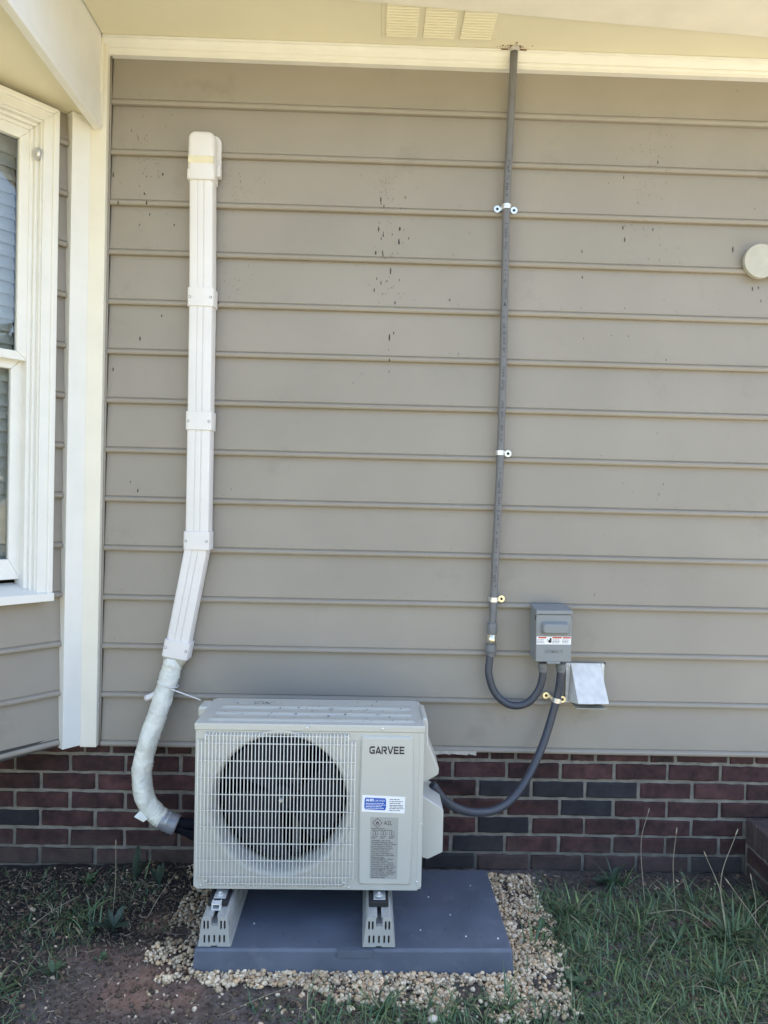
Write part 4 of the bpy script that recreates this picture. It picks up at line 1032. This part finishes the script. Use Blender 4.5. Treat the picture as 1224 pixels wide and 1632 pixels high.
def joiner(p, d, h):
    mb = MB(); d = Vector((d[0], 0, d[1])).normalized(); c = Vector(lp(p)); sweep(mb, c - d*h/2, c + d*h/2, dprof(.096, .063, False))
    o = mb.build('joiner', M_duct, duct, bevel=.0015); smooth_angle(o, 35)
    xv = Vector((0, 1, 0)).cross(d).normalized(); xv = xv if xv.x > 0 else -xv
    for s in (-1, 1):
        q = c + xv*s*.037 - d*.002 + Vector((0, -.0634, 0))
        MB().lathe([(.0045, -.0008), (.004, .0006)], 12, q, 'y').build('screw_hole', M_black, o)
        MB().lathe([(.0032, -.0018), (.0012, -.0026)], 10, q, 'y').build('screw', M_zinc, o)
for p in ((-.6195, 1.632), (-.6175, 1.193), (-.6175, .765)): joiner(p, (.002, 1), .066)
joiner((-.683, .372), (-.071, -.407), .062)
# end cap tapering to the wrapped pipe
mb = MB(); d = Vector((-.171, 0, -.985)).normalized(); a = Vector(lp((-.6885, .342))); b = a + d*.030; xv = Vector((.985, 0, -.171))
p1 = dprof(.094, .062, False); p2 = [(x*.62, -.010 + (y+.010)*.80) for x, y in p1]; n = len(p1)
mb.add([a + xv*x + Vector((0, y, 0)) for x, y in p1] + [b + xv*x + Vector((0, y, 0)) for x, y in p2], [(i, (i+1) % n, n+(i+1) % n, n+i) for i in range(n)] + [tuple(range(n)), tuple(range(n, 2*n))])
mb.build('end_funnel', M_vent if False else M_cover, duct)
# wall cap (curved elbow into the wall)
capx0, capx1 = -.049, .047
def capout(d, zt=.166):
    x0, x1, r = capx0+d, capx1-d, .024
    p = [(x0, -.006), (x1, -.006), (x1+.0008, .05)]
    for a in range(0, 91, 15): p.append((x1-r+r*math.cos(R(a)), zt-d-r+r*math.sin(R(a))))
    for a in range(90, 181, 15): p.append((x0+r+r*math.cos(R(a)), zt-d-r+r*math.sin(R(a))))
    return p + [(x0-.0008, .05)]
vs = []; fs = []; n = len(capout(0))
for y, d in ((0, 0), (-.040, 0), (-.052, .0012), (-.060, .004), (-.065, .009), (-.067, .016)): vs += [(x, y, z) for x, z in capout(d)]
for q in range(5): fs += [(q*n+i, q*n+(i+1) % n, (q+1)*n+(i+1) % n, (q+1)*n+i) for i in range(n)]
fs.append(tuple(range(5*n, 6*n)))
o = MB().add(vs, fs).build('wall_cap', M_duct, duct, loc=(-.006, 0, 2.050)); smooth_angle(o, 50)
MB().plate(rrect(-.052, .058, .035, .172, .028, 6), [], -.014, .002).build('cap_flange', M_duct, duct, bevel=.004, loc=(-.005, 0, 2.050))
MB().box(.046, .060, -.030, .0, .020, .060).build('cap_tab', M_duct, duct, bevel=.004, loc=(-.005, 0, 2.050))
MB().lathe([(.004, .0605), (.003, .0625), (.001, .063)], 10, (0, -.016, .044), 'x').build('screw', M_zinc, duct, loc=(-.005, 0, 2.050))
MB().box(capx0+.003, capx1-.003, -.0684, -.050, .046, .074).build('yellowed_tape', M_tapey, duct, loc=(-.006, 0, 2.052), bevel=.004)
MB().box(capx0-.001, capx1+.001, -.0658, -.002, -.008, .036).build('cap_collar', M_duct, duct, loc=(-.006, 0, 2.050), bevel=.010, seg=3)

# ================================================================ WRAPPED REFRIGERANT LINES
wp = [(-.698, -.034, .335), (-.705, -.040, .287), (-.721, -.052, .226), (-.743, -.065, .139), (-.765, -.080, .063), (-.781, -.09, -.012), (-.783, -.10, -.082), (-.765, -.11, -.147), (-.728, -.113, -.196), (-.705, -.113, -.212), (-.688, -.113, -.221)]
pts = spline(wp, 18)
lines = thing('refrigerant_line', 'white taped refrigerant line bundle curving from cover to unit', 'pipe', pts[0])
rel = [p - pts[0] for p in pts]
_edges = [0]; _r = random.Random(31)
while _edges[-1] < 190: _edges.append(_edges[-1] + _r.choice((3.2, 4.5, 6, 7.5, 9, 12)))
def wrapfn(i, k, a):
    c_, s_ = math.cos(a), math.sin(a)
    t = i + 9*a/(2*math.pi)*.8 + 2.2*noise.noise(Vector((c_*1.3, s_*1.3, i*.12)))
    e0 = max((e for e in _edges if e <= t), default=-1); lap = .055*math.exp(-(t-e0)/1.6)*(.4 + .8*abs(noise.noise(Vector((e0*3.1, c_, s_)))))
    fold = abs(noise.noise(Vector((i*.30 + 1.5*c_, c_*1.4, s_*1.4 + 7))))
    return 1 + .09*noise.noise(Vector((i*.09, c_*1.1, s_*1.1))) + 1.5*lap - .20*max(0, .30-fold*2.0)
rr = [.0340 if i > 10 else .030 + .004*i/10 for i in range(len(rel))]
o = MB().tube(rel, rr, 40, fn=wrapfn).build('tape_wrap', M_wrap, lines, smooth=True)
fp = spline([(-.706, -.113, -.212), (-.680, -.113, -.225), (-.652, -.112, -.236)], 6)
MB().tube([p - pts[0] for p in fp], [.0352, .0354]*6 + [.034], 22, fn=lambda i, k, a: 1 + .05*noise.noise(Vector((i*.7, math.cos(a)*2, math.sin(a)*2)))).build('silver_tape', M_foil, lines, smooth=True)
for q, r_ in (([(-.668, -.118, -.222), (-.62, -.113, -.228), (-.585, -.112, -.230), (-.50, -.115, -.21), (-.2, -.12, -.15), (.15, -.12, -.08)], .018), ([(-.668, -.108, -.238), (-.62, -.108, -.256), (-.585, -.11, -.270), (-.50, -.115, -.265), (-.2, -.12, -.2), (.15, -.12, -.12)], .020), ([(-.668, -.130, -.234), (-.585, -.132, -.250), (-.50, -.13, -.24), (-.2, -.13, -.18)], .006)):
    MB().tube([p - pts[0] for p in spline(q, 8)], r_, 14).build('insulated_pipe', M_insul, lines, smooth=True)
MB().add([tuple(Vector(p)-pts[0]) for p in ((-.775, -.135, -.175), (-.792, -.146, -.192), (-.760, -.150, -.206), (-.745, -.150, -.196), (-.775, -.137, -.177), (-.790, -.148, -.194), (-.759, -.152, -.208), (-.744, -.152, -.198))], [(0,1,2,3), (7,6,5,4), (0,4,5,1), (1,5,6,2), (2,6,7,3), (3,7,4,0)]).build('loose_tape_end', M_wrap, lines)
tie = spline([(-.690, -.080, .235), (-.665, -.078, .226), (-.630, -.070, .211), (-.590, -.058, .192)], 5)
ties = thing('cable_tie', 'thin white cable tie tail sticking out right of the wrapped line', 'cable tie', tie[0])
MB().tube([p - tie[0] for p in tie], [.0030, .0029, .0028, .0027] * 4, 6).build('tail', M_duct, ties, smooth=True)
band = [Vector((-.712 + .036*math.cos(a), -.048 + .036*math.sin(a), .247 - .010*math.cos(a))) - tie[0] for a in np.linspace(0, 2*math.pi, 25)]
MB().tube(band, .0026, 6).build('band', M_duct, ties, smooth=True)
dh = spline([(-.722, -.050, .235), (-.748, -.056, .215), (-.785, -.062, .196)], 6)
dho = thing('drain_stub', 'short white drain hose stub sticking out left of the wrapped line', 'hose', dh[0])
MB().tube([p - dh[0] for p in dh], [.0105 + .0006*(i % 2) for i in range(len(dh))], 14).build('hose', M_duct, dho, smooth=True)
MB().tube([dh[-1]-dh[0] + Vector((-.0002, 0, -.0001)), dh[-1]-dh[0] + Vector((-.0016, 0, -.0008))], [.0115, .0108], 14).build('hose_end', M_duct, dho, smooth=True)

# ================================================================ CONDUIT, BOX, WHIPS
cond = thing('rigid_conduit', 'straight grey plastic conduit running down from the soffit', 'conduit', (.457, -.026, .47))
cp = [(.478, -.034, TOP), (.472, -.027, 2.25), (.4665, -.026, 1.995), (.4695, -.026, 1.55), (.4695, -.026, 1.107), (.462, -.026, .75), (.4595, -.026, .574), (.456, -.026, .46)]
cps = spline(cp, 6); org = Vector((.457, -.026, .47))
MB().tube([p - org for p in cps], .0136, 20).build('pipe', M_cond, cond, smooth=True)
mb = MB(); mb.lathe([(.0136, .488), (.0175, .485), (.0182, .480), (.0182, .452), (.0165, .446)], 24, (.4565-org.x, 0, -org.z)); o = mb.build('coupling', M_fit, cond); smooth_angle(o)
mb = MB(); mb.lathe([(.0165, .446), (.0165, .408)], 24, (.4560-org.x, 0, -org.z)); mb.build('brass_nipple', M_brass, cond, smooth=True)
# printed line on the conduit, wrapped round the pipe
def on_pipe(me, z0, h, xs=1):
    zs = [(p.z, p.x) for p in cps]
    for v in me.vertices:
        zz = z0 + v.co.x*xs; ang = (v.co.y - h*.36)/.0136
        xx = np.interp(zz, [q[0] for q in zs][::-1], [q[1] for q in zs][::-1])
        # text reads upwards, facing the camera and slightly left
        a = ang - .05; r_ = .01385
        v.co = Vector((xx - math.sin(a)*r_ - org.x, -math.cos(a)*r_, zz - org.z))
    return me
link('printed_text', on_pipe(text_mesh('Atkore', .0135), 1.662, .0135), M_print, cond)
mb = MB()
for x0, x1 in ((0, .003), (.006, .009)):
    m2 = MB().add([(x0, -.001, 0), (x1, -.001, 0), (x1, .006, 0), (x0, .006, 0), (x0, .011, 0), (x1, .011, 0)], [(0,1,2,3), (3,2,5,4)]); link('printed_bar', on_pipe(m2.mesh('printed_bar'), 1.722, .010), M_print, cond)
mb.add([(-.085, -.001, 0), (-.070, .0045, 0), (-.085, .010, 0), (-.085, .0045, 0)], [(0,1,3), (3,1,2)])
link('printed_text', on_pipe(mb.mesh('printed_text'), 1.722, .010), M_print, cond)
rp = random.Random(5)
for za, zb_ in ((1.745, 1.96), (2.03, 2.40), (1.15, 1.60), (.62, 1.05)):
    mb = MB(); zc = 0
    while za + zc < zb_:
        l = rp.choice((.004, .006, .007, .009)); hgt = rp.choice((.007, .009, .005)); y0 = rp.choice((0, 0, .002))
        if rp.random() < .85: mb.add([(zc, y0, 0), (zc+l, y0, 0), (zc+l, y0+hgt*.5, 0), (zc, y0+hgt*.5, 0), (zc, y0+hgt, 0), (zc+l, y0+hgt, 0)], [(0,1,2,3), (3,2,5,4)])
        zc += l + rp.choice((.0025, .003, .012))
    stuff(link('fine_print', on_pipe(mb.mesh('fine_print'), za, .009), M_grey_print, cond))

def whip(name, label, path, r, fittings, m=M_flex):
    p = spline(path, 10); t = thing(name, label, 'conduit', p[0])
    MB().tube([q - p[0] for q in p], r, 20, fn=lambda i, k, a: 1 + .006*math.sin(i*2.1)).build('hose', m, t, smooth=True)
    for (c, z0, z1, rr) in fittings:
        mb = MB(); mb.lathe([(rr*.8, z1), (rr, z1-.003), (rr, z1-(z1-z0)*.55), (rr*.9, z1-(z1-z0)*.6), (rr*.82, z0)], 22, (c[0]-p[0].x, c[1]-p[0].y, -p[0].z)); o = mb.build('fitting', M_fit, t); smooth_angle(o)
    return t
whip('flexible_conduit', 'short u shaped slate conduit looping from rigid pipe to box', [(.453, -.028, .395), (.449, -.032, .35), (.447, -.036, .300), (.469, -.04, .237), (.511, -.042, .198), (.555, -.044, .190), (.597, -.046, .207), (.628, -.05, .251), (.640, -.052, .300), (.641, -.052, .345)], .0135, [((.4535, -.028), .366, .410, .0205), ((.641, -.052), .318, .352, .0185)])
whip('flexible_conduit', 'long slate conduit sweeping down from box to the air conditioner', [(.707, -.052, .345), (.706, -.051, .310), (.700, -.045, .238), (.674, -.05, .136), (.637, -.07, .039), (.583, -.10, -.053), (.520, -.14, -.114), (.448, -.18, -.137), (.366, -.22, -.125), (.302, -.25, -.093), (.258, -.275, -.050), (.228, -.29, -.004)], .0142, [((.7065, -.052), .318, .352, .0185)])

def strap(x, z, ears, label, r=.0150, y=-.026, tilt=0, m=M_zinc, ear_m=M_zinc):
    t = thing('pipe_strap', label, 'strap', (x, 0, z), (0, R(tilt), 0), 'metal pipe straps on the wall')
    mb = MB(); n = 14
    for i in range(n):
        a0, a1 = R(200 + 140*i/n), R(200 + 140*(i+1)/n)
        if True:
            a0, a1 = math.pi + i*math.pi/n, math.pi + (i+1)*math.pi/n
        p = [(r*math.cos(a), y + r*math.sin(a)) for a in (a0, a1)]; q = [((r+.0016)*math.cos(a), y + (r+.0016)*math.sin(a)) for a in (a0, a1)]
        mb.hexa([(p[0][0], p[0][1], -.0085), (q[0][0], q[0][1], -.0085), (q[1][0], q[1][1], -.0085), (p[1][0], p[1][1], -.0085), (p[0][0], p[0][1], .0085), (q[0][0], q[0][1], .0085), (q[1][0], q[1][1], .0085), (p[1][0], p[1][1], .0085)])
    for s in (-1, 1): mb.box(min(s*(r), s*(r+.0016)), max(s*r, s*(r+.0016)), y, -.006, -.0085, .0085)
    mb.box(-r*.9, r*.9, y-r-.0026, y-r-.0004, -.0012, .0012)
    mb.build('band', m, t)
    for s, dz in ears:
        c = s*(r+.0155)
        mb = MB(); mb.plate(circle(c, dz, .0128, 24), [circle(c, dz, .0036, 12)[::-1]], -.0125, -.0105)
        mb.box(min(s*(r-.001), c), max(s*(r-.001), c), -.0119, -.0108, dz*.5-.0055, dz*.5+.0055)
        mb.build('ear', ear_m, t, bevel=.0004)
        MB().lathe([(.0056, -.0100), (.0056, -.0128), (.0035, -.0150)], 6, (c, 0, dz), 'y').build('screw', M_black, t)
    return t
strap(.4668, 1.996, ((-1, -.002), (1, -.005)), 'top two eared zinc strap on the grey conduit')
strap(.4695, 1.108, ((1, -.001),), 'middle one eared zinc strap on the grey conduit')
strap(.4598, .573, ((1, .001),), 'lowest one eared strap on the grey conduit', ear_m=M_brass)
strap(.6960, .214, ((-1, .003), (1, -.004)), 'two eared strap on the slate conduit below the box', r=.0155, y=-.046, tilt=6, ear_m=M_brass)

# disconnect box
dbx = thing('disconnect_box', 'grey metal electrical disconnect box with warning strip', 'electrical box', (.6645, -.004, .364), (0, R(-.8), 0))
bw_ = .0635
MB().box(-bw_+.002, bw_-.002, -.078, 0, .0, .186).build('body', M_box, dbx, bevel=.003)
cv_ = MB().box(-bw_, bw_, -.100, -.079, .0015, .171).build('cover', M_box, dbx, bevel=.0035, seg=3)
mb = MB(); mb.hexa([(-bw_-.001, -.106, .172), (bw_+.001, -.106, .172), (bw_+.001, 0, .1875), (-bw_-.001, 0, .1875), (-bw_-.001, -.106, .186), (bw_+.001, -.106, .186), (bw_+.001, 0, .196), (-bw_-.001, 0, .196)]); mb.build('rain_hood', M_box, dbx, bevel=.002)
kx0, kx1, kz0, kz1 = -.047, .052, .101, .146
o = MB().add([(x, y, z) for y, d in ((-.1, 0), (-.121, .006)) for x, z in rrect(kx0+d, kx1-d, kz0+d, kz1-d*1.2, .010, 5)], [tuple(range(24, 48))] + [(i, (i+1) % 24, 24+(i+1) % 24, 24+i) for i in range(24)]).build('pull_handle', M_box, dbx, bevel=.003, seg=3); smooth_angle(o, 50)
ls_ = MB().box(-.0615, .0615, -.1006, -.1002, .064, .0925).build('warning_strip', M_paper, dbx)
mb = MB()
for x0, x1 in ((-.056, -.027), (-.005, .028), (.032, .060)): mb.box(x0, x1, -.1010, -.1008, .0858, .0910)
mb.build('red_band', M_red, ls_)
mb = MB()
for i, (x0, w) in enumerate(((-.060, .032), (-.005, .030), (.029, .030))):
    for j in range(3): word_lines(mb, x0, .0795 - j*.0052, w*random.uniform(.75, 1), .0030, -.1008, 200+i*7+j)
mb.build('fine_print', M_grey_print, ls_)
mb = MB(); mb.lathe([(.0058, -.1008), (.0054, -.1012)], 16, (-.0135, 0, .0755), 'y'); mb.lathe([(.004, -.1008), (.0036, -.1012)], 12, (-.0115, 0, .0835), 'y'); strokes(mb, [(-.024, .083, -.017, .077), (-.0235, .076, -.018, .074)], 0, 0, 1, .0016, -.1008, .0003, 1); mb.build('hazard_pictogram', M_print, ls_)
put_text('SIEMENS', .0155, -.031, .0345, -.1008, M_box, dbx, width=.066, extrude=.0012, bold=.0003)
MB().box(-.024, .024, -.1035, -.094, -.004, .0035).build('latch_tab', M_box, dbx, bevel=.001)
for s in (-1, 1): MB().box(s*bw_-.0012, s*bw_+.0012, -.096, -.086, .150, .166).build('hinge_slot', M_black, dbx)

# vent hood
vh = thing('vent_hood', 'dusty white metal dryer vent hood on the siding', 'vent', (.808, 0, .195))
MB().box(-.071, .071, -.0105, -.0055, .0, .147).build('base_plate', M_vent, vh, bevel=.001)
p = [(-.054, -.012, .145), (.055, -.012, .145), (-.064, -.012, .006), (.064, -.012, .006), (-.050, -.104, .022), (.060, -.104, .024)]
mb = MB(); q = [(x*.985, y+.0016, z-.0012) for x, y, z in p]
mb.add(p + q, [(0, 1, 5, 4), (0, 4, 2), (1, 3, 5), (6, 10, 11, 7), (6, 8, 10), (7, 11, 9), (4, 5, 11, 10), (2, 4, 10, 8), (5, 3, 9, 11), (0, 2, 8, 6), (1, 7, 9, 3), (0, 6, 7, 1)])
bm = bmesh.new(); me = mb.mesh('hood'); bm.from_mesh(me); bmesh.ops.subdivide_edges(bm, edges=bm.edges, cuts=4, use_grid_fill=True)
for v in bm.verts: v.co.y += .0022*noise.noise(v.co*38); v.co.z += .0010*noise.noise(v.co*30 + Vector((4, 0, 0)))
bm.to_mesh(me); bm.free(); link('hood', me, M_vent, vh)
MB().box(-.052, .056, -.090, -.012, .0005, .0030).build('damper_flap', M_cover, vh)
for x, z in ((-.060, .136), (.062, .138), (.060, .006)): MB().lathe([(.0042, -.0105), (.0042, -.0125), (.002, -.0142)], 10, (x, 0, z), 'y').build('screw', M_zinc, vh)
MB().lathe([(.0045, -.0052), (.004, -.006)], 10, (.0725, 0, .147), 'y').build('screw_hole', M_black, vh)

# twin lobed cover at the right edge
tl = thing('cover_plate', 'pale ivory round lobed cover plate on the siding at right edge', 'cover plate', (1.406, -.006, 1.833))
outl = []
for i in range(33): a = R(38 + (322-38)*i/32); outl.append((.0615*math.cos(a), .0615*math.sin(a)))
for i in range(33): a = R(-142 + 284*i/32); outl.append((.104 + .0615*math.cos(a), .0615*math.sin(a)))
o = MB().plate(outl, [], -.018, 0).build('plate', M_cover, tl, bevel=.005, seg=3); smooth_angle(o, 40)

# ================================================================ FAR SURROUNDINGS (only seen mirrored in the window)
lv2, lf2 = [np.array([(-.5, 0, -.3), (.5, 0, -.3), (.4, .1, .4), (-.4, -.1, .4)], float)], [np.array([(0, 1, 2, 3)])]
mats = []; tones = []
for cx, cy, cz, rx, rz, n in ((13, -3.5, 2.4, 2.4, 2.0, 900), (16, -7.5, 3.0, 2.8, 2.6, 900), (12, -11, 2.6, 2.6, 2.2, 800), (20, -1.5, 3.0, 3.0, 2.5, 700), (3, -17, 3.0, 3.5, 2.6, 700), (-6, -17, 3, 3.5, 2.6, 700)):
    for _ in range(n):
        d = rng.normal(size=3); d /= np.linalg.norm(d); d *= random.uniform(.55, 1.0)
        s = random.uniform(.25, .55)
        mats.append((0, m4(rotm(random.uniform(0, 6), random.uniform(0, 6), random.uniform(0, 6)), (s, s, s), (cx + d[0]*rx, cy + d[1]*rx, cz + d[2]*rz)))); tones.append((1, 1, 1))
stuff(scatter('distant_trees', lv2, lf2, mats, np.array(tones), M_lawn), 'leafy trees across the yard, mirrored in the window')
mb = MB()
for cx, cy in ((13, -3.5), (16, -7.5), (12, -11), (20, -1.5), (3, -17), (-6, -17)): mb.tube([(cx, cy, -.6), (cx+.1, cy, 1), (cx, cy+.1, 3)], [.22, .17, .08], 9)
stuff(mb.build('distant_trunks', M_bark), 'tree trunks across the yard')
